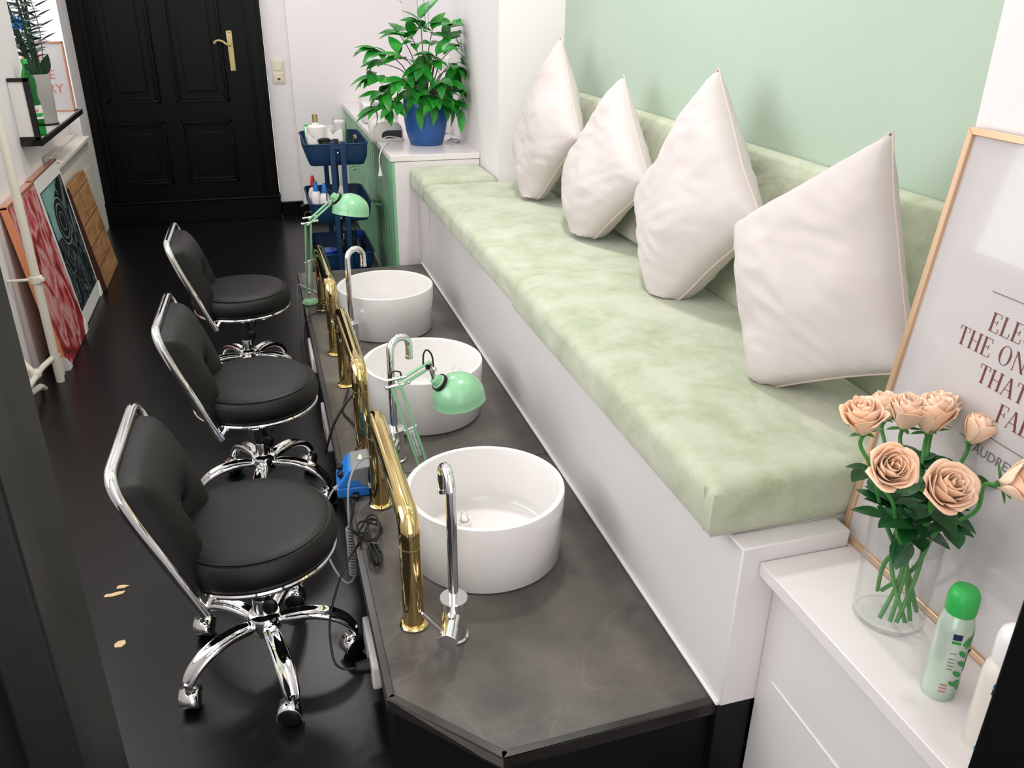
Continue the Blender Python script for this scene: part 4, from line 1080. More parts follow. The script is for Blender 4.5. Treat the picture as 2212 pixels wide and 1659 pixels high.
# Didone style letters: list of (kind, ...) on a unit cap height
TK, TN, SF = .13, .028, .30
def glyph(ch):
    """strokes as quads/arcs in units of cap height; returns (polys, width)"""
    P = []
    def vb(x, w_, y0=0, y1=1): P.append([(x, y0), (x+w_, y0), (x+w_, y1), (x, y1)])
    def hb(x0, x1, y, h=TN): P.append([(x0, y), (x1, y), (x1, y+h), (x0, y+h)])
    def serif(x, w_, y): hb(x-.07, x+w_+.07, y)
    def dg(x0, y0, x1, y1, w_): P.append([(x0, y0), (x0+w_, y0), (x1+w_, y1), (x1, y1)])
    def ring(cx, cy, rx, ry, a0=0, a1=360, thick=TK):
        n = 28
        pts = []
        for k in range(n):
            a = R(a0+(a1-a0)*k/n); b = R(a0+(a1-a0)*(k+1)/n)
            def rad(t, o):
                tt = TN+(thick-TN)*abs(math.cos(t))**1.6
                return (cx+(rx-o*tt)*math.cos(t), cy+(ry-o*TN)*math.sin(t))
            P.append([rad(a, 0), rad(b, 0), rad(b, 1), rad(a, 1)])
    W_ = .7
    if ch == 'E': vb(.10, TK); serif(.10, TK, 0); serif(.10, TK, 1-TN); hb(.1, .62, 0); hb(.1, .60, 1-TN); hb(.1, .45, .5); vb(.62, TN, 0, .24); vb(.59, TN, .78, 1); vb(.44, TN, .38, .65); W_ = .74
    elif ch == 'F': vb(.10, TK); serif(.10, TK, 0); serif(.10, TK, 1-TN); hb(.1, .58, 1-TN); hb(.1, .45, .5); vb(.57, TN, .76, 1); vb(.44, TN, .38, .65); W_ = .68
    elif ch == 'L': vb(.10, TK); serif(.10, TK, 0); serif(.10, TK, 1-TN); hb(.1, .60, 0); vb(.59, TN, 0, .26); W_ = .70
    elif ch == 'T': vb(.29, TK); serif(.29, TK, 0); hb(.03, .68, 1-TN); vb(.03, TN, .76, 1); vb(.66, TN, .76, 1); W_ = .76
    elif ch == 'H': vb(.10, TK); vb(.60, TK); [serif(x, TK, y) for x in (.1, .6) for y in (0, 1-TN)]; hb(.1, .7, .49); W_ = .88
    elif ch == 'I': vb(.12, TK); serif(.12, TK, 0); serif(.12, TK, 1-TN); W_ = .42
    elif ch == 'N': vb(.12, TN); vb(.70, TN); dg(.68, 0, .08, 1, TK); serif(.12, TN, 0); serif(.70, TN, 1-TN); W_ = .88
    elif ch == 'A': dg(.04, 0, .34, 1, TN); dg(.58, 0, .30, 1, TK); hb(.14, .60, .32); serif(.05, TN, 0); serif(.58, TK, 0); W_ = .80
    elif ch == 'V': dg(.34, 0, .06, 1, TK); dg(.38, 0, .64, 1, TN); serif(.06, TK, 1-TN); serif(.63, TN, 1-TN); W_ = .78
    elif ch == 'Y': dg(.34, .42, .04, 1, TK); dg(.44, .42, .66, 1, TN); vb(.33, TK, 0, .45); serif(.33, TK, 0); serif(.04, TK, 1-TN); serif(.65, TN, 1-TN); W_ = .78
    elif ch == 'O': ring(.42, .5, .38, .52); W_ = .90
    elif ch == 'C' or ch == 'G':
        ring(.42, .5, .38, .52, 42, 318); vb(.70, TN, .70, 1)
        if ch == 'G': vb(.62, TK, .04, .42); hb(.52, .82, .42)
        W_ = .86
    elif ch == 'D': vb(.10, TK); serif(.10, TK, 0); serif(.10, TK, 1-TN); ring(.30, .5, .46, .5, -90, 90); W_ = .88
    elif ch == 'B': vb(.10, TK); serif(.10, TK, 0); serif(.10, TK, 1-TN); ring(.28, .75, .32, .25, -90, 90); ring(.28, .26, .38, .26, -90, 90); W_ = .78
    elif ch == 'R': vb(.10, TK); serif(.10, TK, 0); serif(.10, TK, 1-TN); ring(.28, .74, .32, .26, -90, 90); dg(.56, 0, .34, .48, TK); serif(.58, TK*.6, 0); W_ = .82
    elif ch == 'U': vb(.12, TK, .3, 1); vb(.64, TN, .3, 1); ring(.40, .32, .27, .34, 180, 360); serif(.12, TK, 1-TN); serif(.64, TN, 1-TN); W_ = .84
    elif ch == 'S': ring(.36, .75, .26, .26, 40, 270, .06); ring(.36, .26, .28, .26, -140, 90, .06); dg(.50, .2, .12, .72, TK); W_ = .70
    else: W_ = .42
    return P, W_
def write_line(s, u, v, h, mat_name, parent, sp=1.0):
    x = u
    for ch in s:
        P, W_ = glyph(ch)
        if P:
            g = G()
            for q in P: g.hexa([loc_(FP(x+a*h, v+b*h, .0030)) for a, b in q], [loc_(FP(x+a*h, v+b*h, .0036)) for a, b in q])
            o_ = obj('letter', g, mat_name, parent, flat=True)
        x += W_*h*sp
    return x
def lw(s, h, sp=1.0): return sum(glyph(c)[1]*h*sp for c in s)
for s, v in (('ELEGANCE IS', .463), ('THE ONLY BEAUTY', .425), ('THAT NEVER', .385), ('FADES', .344)):
    h = .0285; u0 = {'E': .152, 'T': .104, 'F': .218}[s[0]] if s != 'THAT NEVER' else .163
    write_line(s, u0, v, h, 'ink_brown', qf, 1.02)
for v, u0 in ((.518, .138), (.317, .214)):
    g = G(); g.hexa([loc_(FP(*q, .0030)) for q in ((u0, v), (.49, v), (.49, v+.0014), (u0, v+.0014))], [loc_(FP(*q, .0036)) for q in ((u0, v), (.49, v), (.49, v+.0014), (u0, v+.0014))]); obj('ruled_line', g, 'ink_grey', qf)
def text(s, size, m, parent, mtx, name='lettering', ext=.0004):
    cu = bpy.data.curves.new(name, 'FONT'); cu.body = s; cu.size = size; cu.extrude = ext; cu.resolution_u = 4
    o_ = bpy.data.objects.new(name, cu); COL.objects.link(o_); cu.materials.append(M[m])
    bpy.context.view_layer.update()
    me = bpy.data.meshes.new_from_object(o_.evaluated_get(bpy.context.evaluated_depsgraph_get()))
    bpy.data.objects.remove(o_); bpy.data.curves.remove(cu)
    me.materials.clear(); me.materials.append(M[m])
    o2 = bpy.data.objects.new(name, me); COL.objects.link(o2); o2.parent = parent; o2.matrix_local = mtx
    return o2
bas = Matrix((( fu.x, fv.x, fn.x, 0), (fu.y, fv.y, fn.y, 0), (fu.z, fv.z, fn.z, 0), (0, 0, 0, 1)))
mt_ = bas.copy(); mt_.translation = loc_(FP(.200, .284, .0034))
text('AUDREY', .021, 'ink_grey', qf, mt_, 'name_line')

# ------------------------------------------------------------------ vase with roses
VX, VY, VZ = .898, .862, SZ0
va = thing('glass_vase', 'clear glass vase of water on the white shelf top', 'vase', (VX, VY, VZ))
g = G(); g.lathe([(0, 0), (.050, 0), (.0545, .004), (.055, .02), (.0585, .195), (.0582, .1975), (.0568, .198), (.0555, .195), (.0525, .022), (.048, .014), (0, .013)], 72); obj('vase_wall', g, 'glass', va, sharp=50)
g = G(); g.lathe([(.0549, .1525), (.0540, .1505), (.050, .150), (0, .150)], 72, None, False); obj('water', g, 'water', va, sharp=50)
rr = random.Random(5)
def rose(label, bx, by, bz, face, size=.031, seed=0, open_=.6, bot=None, leaves=2, straight=False):
    t = thing('rose', label, 'rose', (VX, VY, VZ), 0, 'peach roses in the glass vase')
    B = V(bx-VX, by-VY, bz-VZ)
    f = V(*face).normalized(); size *= 1.14
    q = f.to_track_quat('Z', 'Y').to_matrix().to_4x4(); q.translation = B-f*size*.9
    r_ = random.Random(seed)
    g = G(); NP = 22
    for k in range(NP):
        t_ = k/(NP-1); ang = k*2.399+r_.random()*.5
        Rb = size*(.12+.80*t_**.75); H = size*(2.05-.42*t_**2)*(1+.08*r_.random())
        wdt = (1.0 if t_ > .4 else 1.5)*(1+.15*r_.random())
        flare = (t_**2.2)*open_
        ph = r_.random()*6.28; wob = r_.uniform(.03, .09)
        def pf_(u, v):
            th = ang+(u-.5)*wdt*2*(.5+.5*math.sin(PI*min(1, v*.7+.18)))
            rad = Rb*(.28+.80*math.sin(min(1, v*1.02)*PI*.55))+flare*size*.42*v**5
            rad += size*wob*math.sin(u*7+ph)*v**2
            hh = H*v*(1-.12*(2*(u-.5))**2)-flare*size*.30*v**7+size*.04*math.sin(u*9+ph)*v**3
            return q @ V(rad*math.cos(th), rad*math.sin(th), hh)
        g.grid(pf_, 9, 9)
    b = obj('bloom', g, 'peach', t, sharp=180)
    md = b.modifiers.new('s', 'SOLIDIFY'); md.thickness = .0006
    g = G()
    for k in range(5):
        a = k*2*PI/5+seed; d = V(math.cos(a), math.sin(a), .55-.9*(r_.random()*.6)); d = (q.to_3x3() @ d)
        leaf(g, B-f*size*.88+d*size*.15, d, f, size*.95, size*.34, .2, .1, 6, 3)
    g.lathe([(0, -size*.25), (size*.2, -size*.12), (size*.30, .05*size), (size*.2, .15*size)], 12, q, False)
    obj('sepals', g, 'stem', t, sharp=80)
    an = math.atan2(B.y, B.x)+PI+r_.uniform(-1.1, 1.1); bt = (.040*math.cos(an), .040*math.sin(an))
    hd = V(B.x, B.y, 0)
    rim = hd.normalized()*min(hd.length*.45, .040)+V(0, 0, .185)
    Pt = [V(bt[0], bt[1], .020), V(bt[0]*.35+rim.x*.4+r_.uniform(-.016, .016), bt[1]*.35+rim.y*.4+r_.uniform(-.016, .016), .10), rim, (rim+B)/2-V(0, 0, .004), B-(f if straight else f*.6+V(0, 0, .4))*size*1.7, B-f*size*1.05]
    g = G(); path = cr(Pt, 7); g.tube(path, [.0035]*14+[.0030]*(len(path)-14), 9)
    for k in range(5):
        p = path[3+k*4]; d = V(r_.uniform(-1, 1), r_.uniform(-1, 1), .2).normalized(); g.cyl(p, p+d*.0065, .0016, .0002, 5)
    obj('stem', g, 'stem', t)
    g = G()
    for k in range(leaves):
        p = path[min(len(path)-6, 16+k*5)]; a = r_.random()*6.28
        base_d = (V(math.cos(a), math.sin(a), .25)+hd*4).normalized()
        for j, (o_, s_) in enumerate(((0, 1.0), (.9, .8), (-.9, .8))):
            dd = (Matrix.Rotation(o_, 3, 'Z') @ base_d); leaf(g, p+base_d*.014*(j == 0), dd, V(0, 0, 1), .036*s_*1.45, .030*s_, .35, .2, 7, 5)
        g.tube([p, p+base_d*.014], .001, 5)
    obj('rose_leaves', g, 'rose_leaf', t, sharp=80)
    return t
rose('big peach rose at the far left top of the bouquet', .822, .920, .925, (-.25, -.05, 1), .0245, 1, .7)
rose('small peach rose tucked between the two left top roses', .903, .970, .908, (-.1, .1, 1), .0195, 2, .3)
rose('wide peach rose second from left along the top row', .916, .935, .913, (.0, -.1, 1), .0235, 3, .5)
rose('peach rose at the centre right of the top row', .945, .915, .915, (.05, .0, 1), .0255, 4, .5)
rose('peach rose behind the centre right bloom, against the print', .974, .935, .912, (.2, .1, 1), .0235, 5, .6)
rose('small closed peach rose bud at the right end of the top row', .992, .872, .905, (.35, -.1, 1), .0195, 6, .1)
rose('peach rose facing the viewer at the lower left front', .797, .823, .900, (-.35, -.75, .75), .0245, 7, .9, leaves=3)
rose('open peach rose facing the viewer at the lower centre front', .872, .793, .872, (-.12, -.72, .80), .0270, 8, 1.0, leaves=3)
rose('peach rose leaning far out to the right edge of the picture', .942, .742, .900, (.32, -.80, .50), .0250, 9, .7, leaves=1, straight=True)
# extra foliage mass at the rim belongs to its own sprig
t = thing('leaf_sprig', 'dark green rose leaf sprig filling the mouth of the vase', 'leaves', (VX, VY, VZ))
g, s_ = G(), G(); r_ = random.Random(3)
for k in range(24):
    a = r_.random()*6.28; rad = r_.uniform(.008, .040); z = r_.uniform(.155, .245)
    p = V(rad*math.cos(a), rad*math.sin(a), z); d = V(math.cos(a), math.sin(a), r_.uniform(-.3, .5))
    if z < .2: d = V(math.cos(a)*.4, math.sin(a)*.4, r_.uniform(-.6, .6)); p = p*.8+V(0, 0, .2*z)
    leaf(g, p, d, V(0, 0, 1), r_.uniform(.042, .056), r_.uniform(.027, .036), .4, .2, 8, 5)
    if k % 3 == 0: s_.tube([V(0, 0, .13), V(p.x*.6, p.y*.6, .15), p], .0016, 6)
obj('sprig_leaves', g, 'rose_leaf', t, sharp=80); obj('sprig_stem', s_, 'stem', t)

# ------------------------------------------------------------------ spray cans
t = thing('spray_can', 'pale green spray can with rounded green cap and leaf print on the white shelf', 'spray can', (.860, .706, SZ0), R(0))
rc = .0235
g = G(); g.lathe([(0, 0), (.022, 0), (rc, .002), (rc, .122), (.0225, .130), (.0195, .142), (.0185, .146), (0, .146)], 48); obj('can_body', g, 'pearl', t, sharp=50)
g = G(); g.lathe([(0, .146), (.0200, .146), (.0205, .150), (.0205, .166), (.0195, .176), (.016, .183), (.008, .186), (0, .1865)], 40); obj('can_cap', g, 'cap_green', t, sharp=60)
def wrap(name, pts, m, par, r=None, off=.0004):   # polygon given as (angle deg, z)
    r = r or rc
    g = G(); P3 = [V((r+off)*math.cos(R(a)), (r+off)*math.sin(R(a)), z) for a, z in pts]; g.face(P3); return obj(name, g, m, par)
def leafprint(a, z, s, tilt, par):
    pts = []
    for k in range(12):
        th = 2*PI*k/12; x = math.cos(th)*s; y = math.sin(th)*s*.42*(1 if abs(math.cos(th)) < .9 else .4)
        xr = x*math.cos(tilt)-y*math.sin(tilt); yr = x*math.sin(tilt)+y*math.cos(tilt)
        pts.append((a+math.degrees(xr/rc), z+yr))
    # split across the curve for a close fit
    g = G(); c = V((rc+.0005)*math.cos(R(a)), (rc+.0005)*math.sin(R(a)), z)
    P3 = [V((rc+.0006)*math.cos(R(q)), (rc+.0006)*math.sin(R(q)), z_) for q, z_ in pts]
    for i in range(12): g.face([c, P3[i], P3[(i+1) % 12]])
    obj('leaf_motif', g, 'leaf_print', par)
for a, z, s, ti in ((272, .110, .009, 1.0), (290, .104, .010, .6), (300, .116, .009, 1.2), (268, .088, .009, 2.3), (276, .070, .009, 2.5), (268, .052, .009, 2.5), (285, .034, .009, 2.6), (300, .022, .009, 2.7), (310, .09, .010, .8), (262, .034, .008, 2.6)):
    leafprint(a, z, s, ti, t)
def patch(a0, a1, z0, z1, m, par, name='print_block', r=None):
    r = (r or rc)+.0004
    g = G(); g.grid(lambda u, v: V(r*math.cos(R(a0+(a1-a0)*u)), r*math.sin(R(a0+(a1-a0)*u)), z0+(z1-z0)*v), 8, 2); return obj(name, g, m, par)
patch(222, 250, .112, .122, 'navy_ink', t); patch(222, 250, .105, .110, 'leaf_print', t)
patch(296, 330, .052, .080, 'rose_leaf', t)
for z in (.018, .024, .030): patch(222, 245, z, z+.002, 'ink_pink', t)
for z in (.060, .066, .072, .078, .088): patch(226, 246, z, z+.0012, 'ink_grey', t)
mm = Matrix.Translation(V(math.cos(R(292))*(rc+.0003), math.sin(R(292))*(rc+.0003), .086)) @ Matrix.Rotation(R(22), 4, 'Z') @ Matrix.Rotation(R(90), 4, 'X')
text('8x', .009, 'navy_ink', t, mm, 'print_text', .0006)
t = thing('spray_can', 'white and blue can at the right edge, partly behind the black door frame', 'spray can', (.852, .612, SZ0))
r2c = .026
g = G(); g.lathe([(0, 0), (.0245, 0), (r2c, .002), (r2c, .120), (.024, .132), (.018, .142), (0, .142)], 48); obj('can_body', g, 'can_white', t, sharp=50)
g = G(); g.lathe([(0, .142), (.020, .142), (.0215, .146), (.0215, .176), (.019, .188), (.012, .195), (0, .197)], 40); obj('can_cap', g, 'white_plastic', t, sharp=60)
patch(200, 340, .110, .118, 'blue_print', t, r=r2c); patch(200, 340, .100, .109, 'navy_ink', t, r=r2c); patch(200, 340, .004, .010, 'cyan_print', t, r=r2c); patch(262, 340, .010, .032, 'cyan_print', t, r=r2c)
patch(240, 244, .086, .094, 'red_plastic', t, r=r2c); patch(246, 250, .050, .058, 'navy_ink', t, r=r2c); patch(244, 252, .0535, .0548, 'navy_ink', t, r=r2c); patch(238, 240, .038, .045, 'ink_dark', t, r=r2c)

# ------------------------------------------------------------------ left side: radiator, pipe, leaning pictures
rd = thing('radiator', 'cream radiator with pipes on the left wall beside the tall pipe', 'radiator', (-.985, 3.2, 0))
g = G()
for k in range(9): g.span((.0, -.62+k*.055, .10), (.045, -.62+k*.055+.046, .66))
g.span((.012, -.62, .12), (.034, -.13, .64))
obj('radiator_panel', g, 'radiator', rd, bevel=.006)
g = G(); g.tube(fillet([(.03, -.13, .13), (.06, .02, .13), (.06, .30, .11), (.082, .395, .11)], .04), .012, 12); g.tube(fillet([(.03, -.13, .09), (.04, .1, .08), (.04, .30, .03), (.04, .34, .0)], .03), .013, 12); obj('radiator_pipe', g, 'radiator', rd)
g = G(); g.ball((.06, .20, .125), .022, 14); g.cyl((.06, .20, .12), (.01, .24, .17), .012, n=14); obj('valve', g, 'radiator', rd)
pp = thing('heating_pipe', 'tall vertical cream heating pipe in front of the red flower picture', 'pipe', (-.895, 3.605, 0))
g = G(); g.cyl((0, 0, 0), (0, 0, 2.98), .0165, n=24); obj('pipe_run', g, 'radiator', pp)
g = G(); g.lathe([(.018, .43), (.024, .432), (.024, .458), (.018, .46)], 24); g.box((.024, -.01, .445), (.014, .02, .014)); g.box((-.024, .01, .445), (.014, .02, .014)); g.cyl((-.02, 0, .445), (-.104, 0, .445), .006, n=10); obj('pipe_clamp', g, 'radiator', pp, bevel=.002)
g = G(); g.cyl((.0, .040, .012), (.0, .040, .10), .013, n=18); g.cyl((0, .040, .10), (0, 0, .11), .013, n=18); obj('pipe_branch', g, 'radiator', pp)

def leaning(name, label, cat, y0, y1, xb, xt, H, th, face, frame=None, mat_w=0, edge=None, group=None, z0=.002):
    """flat panel leaning on the left wall; local axes: y along wall, w up the slope"""
    t = thing(name, label, cat, (xb, y0, z0), 0, group)
    wv = V(xt-xb, 0, 0); hz = math.sqrt(max(H*H-wv.x**2, 1e-6)); w_ = V(xt-xb, 0, hz).normalized(); nn = V(w_.z, 0, -w_.x)
    L = y1-y0
    def Q(a, b, n): return V(0, a, 0)+w_*b+nn*n
    def slab(nm, a0, a1, b0, b1, n0, n1, m, **k):
        g = G(); g.hexa([Q(a0, b0, n0), Q(a1, b0, n0), Q(a1, b1, n0), Q(a0, b1, n0)], [Q(a0, b0, n1), Q(a1, b0, n1), Q(a1, b1, n1), Q(a0, b1, n1)]); return obj(nm, g, m, t, **k)
    return t, Q, slab, L
# red peony canvas
t, Q, slab, L = leaning('flower_picture', 'red and pink flower picture leaning on the left wall behind the pipe', 'picture', 3.715, 4.205, -.878, -.966, .715, .03, 'peony')
slab('canvas', 0, L, 0, .715, -.028, 0, 'orange', bevel=.002)
slab('flower_print', .002, L-.002, .002, .708, 0, .0015, 'peony')
slab('top_edge', 0, L, .705, .718, -.028, .003, 'copper', bevel=.001)
for a in (0, L):
    s = 1 if a == 0 else -1
    g = G(); g.hexa([Q(a-.006*s, -.002, -.03), Q(a+.055*s, -.002, -.03), Q(a-.006*s, .06, -.03)], [Q(a-.006*s, -.002, .006), Q(a+.055*s, -.002, .006), Q(a-.006*s, .06, .006)]); obj('corner_protector', g, 'corner_white', t, bevel=.002)
# petals in low relief colour patches
rp = random.Random(2)
# teal car picture with white mat
t, Q, slab, L = leaning('vehicle_picture', 'teal and black vehicle picture with white mat, between the flower picture and wooden board', 'picture', 4.215, 4.775, -.888, -.970, .720, .03, 'car')
slab('picture_frame', 0, L, 0, .720, -.026, 0, 'white_plastic', bevel=.002)
slab('mat_board', .004, L-.004, .004, .712, 0, .0012, 'corner_white')
slab('vehicle_print', .045, L-.03, .075, .650, .0012, .0022, 'car_print')
slab('top_edge', 0, L, .712, .722, -.026, .003, 'copper', bevel=.001)
g = G(); g.face([Q(.05, .56, .0024), Q(.20, .56, .0024), Q(.40, .645, .0024), Q(.05, .645, .0024)]); obj('print_highlight', g, 'teal', t)
g = G(); g.face([Q(.06, .42, .0026), Q(.16, .42, .0026), Q(.26, .56, .0026), Q(.06, .60, .0026)]); obj('print_highlight', g, 'teal', t)
for rx, ry, m_, dn in ((.125, .115, 'ink_silver', .003), (.117, .107, 'ink_dark', .0033), (.095, .086, 'ink_silver', .0036), (.088, .079, 'ink_dark', .0039), (.05, .045, 'ink_silver', .0042), (.044, .04, 'ink_dark', .0045)):
    g = G(); g.face([Q(.27+rx*math.cos(2*PI*k/40), .47+ry*math.sin(2*PI*k/40), dn) for k in range(40)]); obj('wheel_print', g, m_, t)
for a in (0, L):
    s = 1 if a == 0 else -1
    g = G(); g.hexa([Q(a-.006*s, -.002, -.03), Q(a+.055*s, -.002, -.03), Q(a-.006*s, .07, -.03)], [Q(a-.006*s, -.002, .007), Q(a+.055*s, -.002, .007), Q(a-.006*s, .07, .007)]); obj('corner_protector', g, 'corner_white', t, bevel=.002)
# wooden board
t, Q, slab, L = leaning('wooden_board', 'worn brown wooden board leaning on the left wall beside the black door', 'board', 4.830, 5.335, -.868, -.955, .575, .03, 'wood')
slab('board_panel', 0, L, 0, .560, -.03, 0, 'wood', bevel=.002)
slab('dark_edge', -.004, .012, 0, .560, -.034, .001, 'wood_line')
for b in (.115, .23, .345, .505): slab('plank_joint', .012, L, b, b+.004, 0, .0008, 'wood_line')
slab('plank_joint', .27, .274, .115, .23, 0, .0008, 'wood_line'); slab('plank_joint', .20, .204, .345, .505, 0, .0008, 'wood_line')

# radiator cover below the window niche
rc_ = thing('radiator_cover', 'cream radiator cover with grey top slot under the window niche', 'radiator cover', (0, 0, 0))
g = G(); g.span((XL-.10, 4.63, 0), (XL-.002, 5.95, .640)); obj('cover_body', g, 'radiator', rc_, bevel=.003)
g = G(); g.span((XL-.38, 4.63, .640), (XL+.018, 5.90, .662)); g.span((XL-.30, 4.63, .662), (XL-.06, 5.90, .672)); obj('cover_top', g, 'radiator', rc_, bevel=.004)
g = G(); g.span((XL-.002, 4.70, .600), (XL+.004, 5.86, .632)); obj('grey_slot', g, 'lt_grey', rc_, bevel=.001)
g = G(); g.span((XL-.001, 5.42, .08), (XL+.004, 5.80, .50)); obj('front_panel', g, 'radiator', rc_, bevel=.002)
# niche sill box below the tray
o = struct('trim_3', G().span((XL-.40, 4.63, .672), (XL-.10, 5.95, .855)), 'white_wall')
# crumpled bag on the cover
g = G()
def crump(u, v):
    a, b = u*2*PI, v*PI
    r_ = .035*(1+.5*noise.noise(V(math.cos(a)*2.1, math.sin(a)*2.1, b*2)))
    return V(r_*math.sin(b)*math.cos(a)*1.6, r_*math.sin(b)*math.sin(a)*1.2, .022-r_*math.cos(b)*.6)
g.grid(crump, 26, 14, closeu=True)
o = obj('tissue', g, 'corner_white', None, loc=(-1.03, 4.83, .672), sharp=15); tag(o, 'crumpled cream tissue on top of the radiator cover', 'tissue')

# black rimmed tray shelf in the niche
TZ = .872
ts = thing('tray_shelf', 'black rimmed white shelf tray at the window holding the tall plant', 'shelf', (0, 0, 0))
obj('tray_bottom', G().span((-.998, 4.30, TZ-.018), (-.925, 4.62, TZ-.002)).span((-1.36, 4.625, TZ-.018), (-.925, 5.40, TZ-.002)), 'lt_grey', ts)
g = G(); g.span((-.927, 4.288, TZ-.020), (-.911, 5.415, TZ+.004)); g.span((-1.36, 5.398, TZ-.020), (-.911, 5.415, TZ+.004)); g.span((-.998, 4.288, TZ-.020), (-.911, 4.304, TZ+.004)); obj('tray_rim', g, 'black_plastic', ts, bevel=.002)
mr = thing('standing_mirror', 'narrow black framed mirror standing edge-on at the near end of the tray', 'mirror', (0, 0, TZ+.005))
g = G(); g.span((-.938, 4.290, 0), (-.914, 4.308, .262)); g.span((-.997, 4.290, 0), (-.914, 4.308, .016)); g.span((-.997, 4.290, .246), (-.914, 4.308, .262)); obj('mirror_frame', g, 'black_plastic', mr, bevel=.002)
obj('mirror_glass', G().span((-.997, 4.296, .016), (-.938, 4.302, .246)), 'white_plastic', mr)

# green bottle
t = bottle('green_bottle', 'green plastic water bottle with white label standing on the tray', 'bottle', (-.958, 4.50, TZ-.002),
       [(0, 0), (.026, 0), (.030, .010), (.031, .09), (.0315, .13), (.030, .145), (.026, .165), (.025, .185), (.029, .215), (.029, .24), (.020, .275), (.012, .295), (.0115, .315), (0, .315)], 'green_glass',
       [(0, .312), (.0135, .312), (.0135, .330), (.012, .332), (0, .332)], 'cap_green', lab=(.0325, .075, .135, R(210), R(360), 'white_plastic'))
g = G(); g.grid(lambda u, v: V(.0328*math.cos(R(250+60*u)), .0328*math.sin(R(250+60*u)), .106+.012*v), 8, 2); obj('label_mark', g, 'orange', t)
g = G(); g.grid(lambda u, v: V(.0328*math.cos(R(280+70*u)), .0328*math.sin(R(280+70*u)), .085+.016*v), 8, 2); obj('label_mark', g, 'cap_green', t)
# tall grey pot with zz plant
pt = thing('tall_plant', 'tall dark leaved plant with blue ribbons in a grey pot on the tray', 'plant', (-.992, 4.86, TZ-.002))
g = G(); g.lathe([(0, 0), (.050, 0), (.052, .004), (.054, .10), (.055, .102), (.056, .24), (.053, .24), (.050, .225), (0, .225)], 40); obj('pot', g, 'lt_grey', pt, sharp=40)
g = G(); g.lathe([(.0548, .0), (.0552, .006), (.0548, .010)], 40, None, False); obj('pot_foot', g, 'black_plastic', pt)
g, s_ = G(), G(); r_ = random.Random(8)
for x, y, h, lean in ((-.01, -.01, .62, (-.10, -.05)), (.02, .0, .70, (-.05, .02)), (-.02, .02, .66, (-.16, .0)), (.0, .02, .74, (.03, .05)), (.01, -.02, .55, (-.02, -.10))):
    P_ = cr([(x, y, .22), (x+lean[0]*.3, y+lean[1]*.3, .22+h*.4), (x+lean[0], y+lean[1], .22+h)], 10)
    s_.tube(P_, [.011-.008*i/(len(P_)-1) for i in range(len(P_))], 8)
    for i in range(5, len(P_)):
        for sd in (-1, 1):
            d = V(sd*.9, r_.uniform(-.5, .5), .45); leaf(g, P_[i], d, V(0, -.3, 1), r_.uniform(.06, .09), r_.uniform(.025, .034), .3, .15, 6, 3)
obj('foliage', g, 'plant_dark', pt, sharp=80); obj('stalks', s_, 'plant_dark', pt)
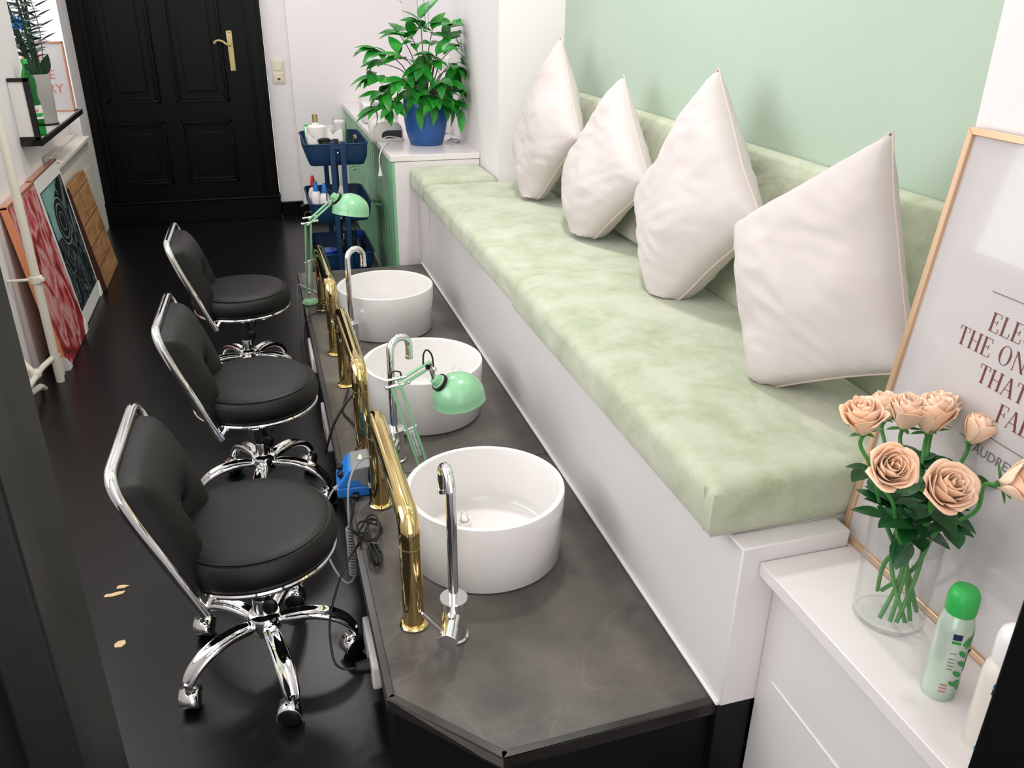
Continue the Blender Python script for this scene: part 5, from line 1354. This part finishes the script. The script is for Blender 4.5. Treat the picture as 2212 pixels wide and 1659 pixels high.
# thin feather branch to the right
s_ = G(); g = G(); P_ = cr([(.03, .02, .22), (.045, .05, .45), (.02, .08, .62), (0, .1, .82)], 8); s_.tube(P_, .0022, 6)
for i in range(6, len(P_), 2):
    leaf(g, P_[i], V(.8, 0, .4), V(0, -1, .3), .085, .008, .2, .1, 5, 3); leaf(g, P_[i], V(-.8, 0, .4), V(0, -1, .3), .06, .010, .2, .1, 5, 3)
leaf(g, V(.03, 0, .23), V(.4, -.1, 1), V(0, -1, 0), .11, .05, .1, .1, 8, 5); leaf(g, V(.0, -.04, .24), V(-.2, -.1, 1), V(0, -1, 0), .09, .05, .1, .1, 8, 5)
obj('thin_branch', s_, 'stem_brown', pt); obj('branch_leaves', g, 'plant_dark', pt, sharp=80)
g = G()
for px, py, pz in ((-.035, -.03, .60), (-.02, -.04, .47)):
    for k in range(6):
        a = k; c = V(px, py, pz); g.tube(cr([c, c+V(.02*math.cos(a), -.02, .02*math.sin(a)+.015), c+V(.035*math.cos(a), -.01, .035*math.sin(a)), c+V(.01*math.cos(a), -.005, -.02)], 4), .004, 6, flat=.3)
obj('blue_ribbon', g, 'blue_plastic', pt)

# small framed print on the tray
fp = thing('small_framed_print', 'small copper framed lettering print standing on the tray beside the black door', 'framed print', (-.938, 5.375, TZ-.002), R(0))
fw_, fh_ = .21, .36
g = G()
for a, b in (((-fw_, -.008, 0), (0, .008, .009)), ((-fw_, -.008, fh_-.009), (0, .008, fh_)), ((-fw_, -.008, 0), (-fw_+.009, .008, fh_)), ((-.009, -.008, 0), (0, .008, fh_))): g.span(a, b)
obj('frame', g, 'copper', fp, bevel=.001)
obj('print_sheet', G().span((-fw_+.005, -.003, .005), (-.005, .006, fh_-.005)), 'paper', fp)
for s, x, z, m_ in (('TE', -.165, .265, 'ink_pink'), ('RE', -.140, .172, 'ink_pink'), ('RY', -.118, .100, 'ink_pink')):
    mm = Matrix.Translation((x, -.0036, z)) @ Matrix.Rotation(R(90), 4, 'X')
    text(s, .066 if s != 'TE' else .048, m_, fp, mm)
g = G(); g.box((0, 0, 0), (.02, .04, .03)); o = obj('door_stop_box', g, 'rose_leaf', None, loc=(-.950, 5.435, TZ-.010), bevel=.004); tag(o, 'tiny dark green box wedged at the far corner of the black tray', 'box')

# ------------------------------------------------------------------ paint chips on the floor
def chip(label, x, y, pts):
    g = G(); g.prism([(x+a, y+b, .0002) for a, b in pts], (0, 0, .0012)); o = obj('paint_chip', g, 'scrap'); tag(o, label, 'paint chip', 'beige chips on the black floor')
chip('long thin beige paint chip on the black floor, left of the near stool', -.505, 2.065, [(-.028, -.006), (-.005, -.010), (.020, -.004), (.026, .006), (.008, .008), (-.010, .004), (-.024, .004)])
chip('short beige paint chip just behind the long thin one', -.492, 2.092, [(-.012, -.005), (.008, -.006), (.020, .002), (.004, .008), (-.010, .008)])
chip('rounded beige paint chip nearest to the black door jamb', -.468, 1.853, [(-.012, -.010), (.004, -.013), (.013, -.002), (.010, .012), (-.006, .012), (-.014, .002)])
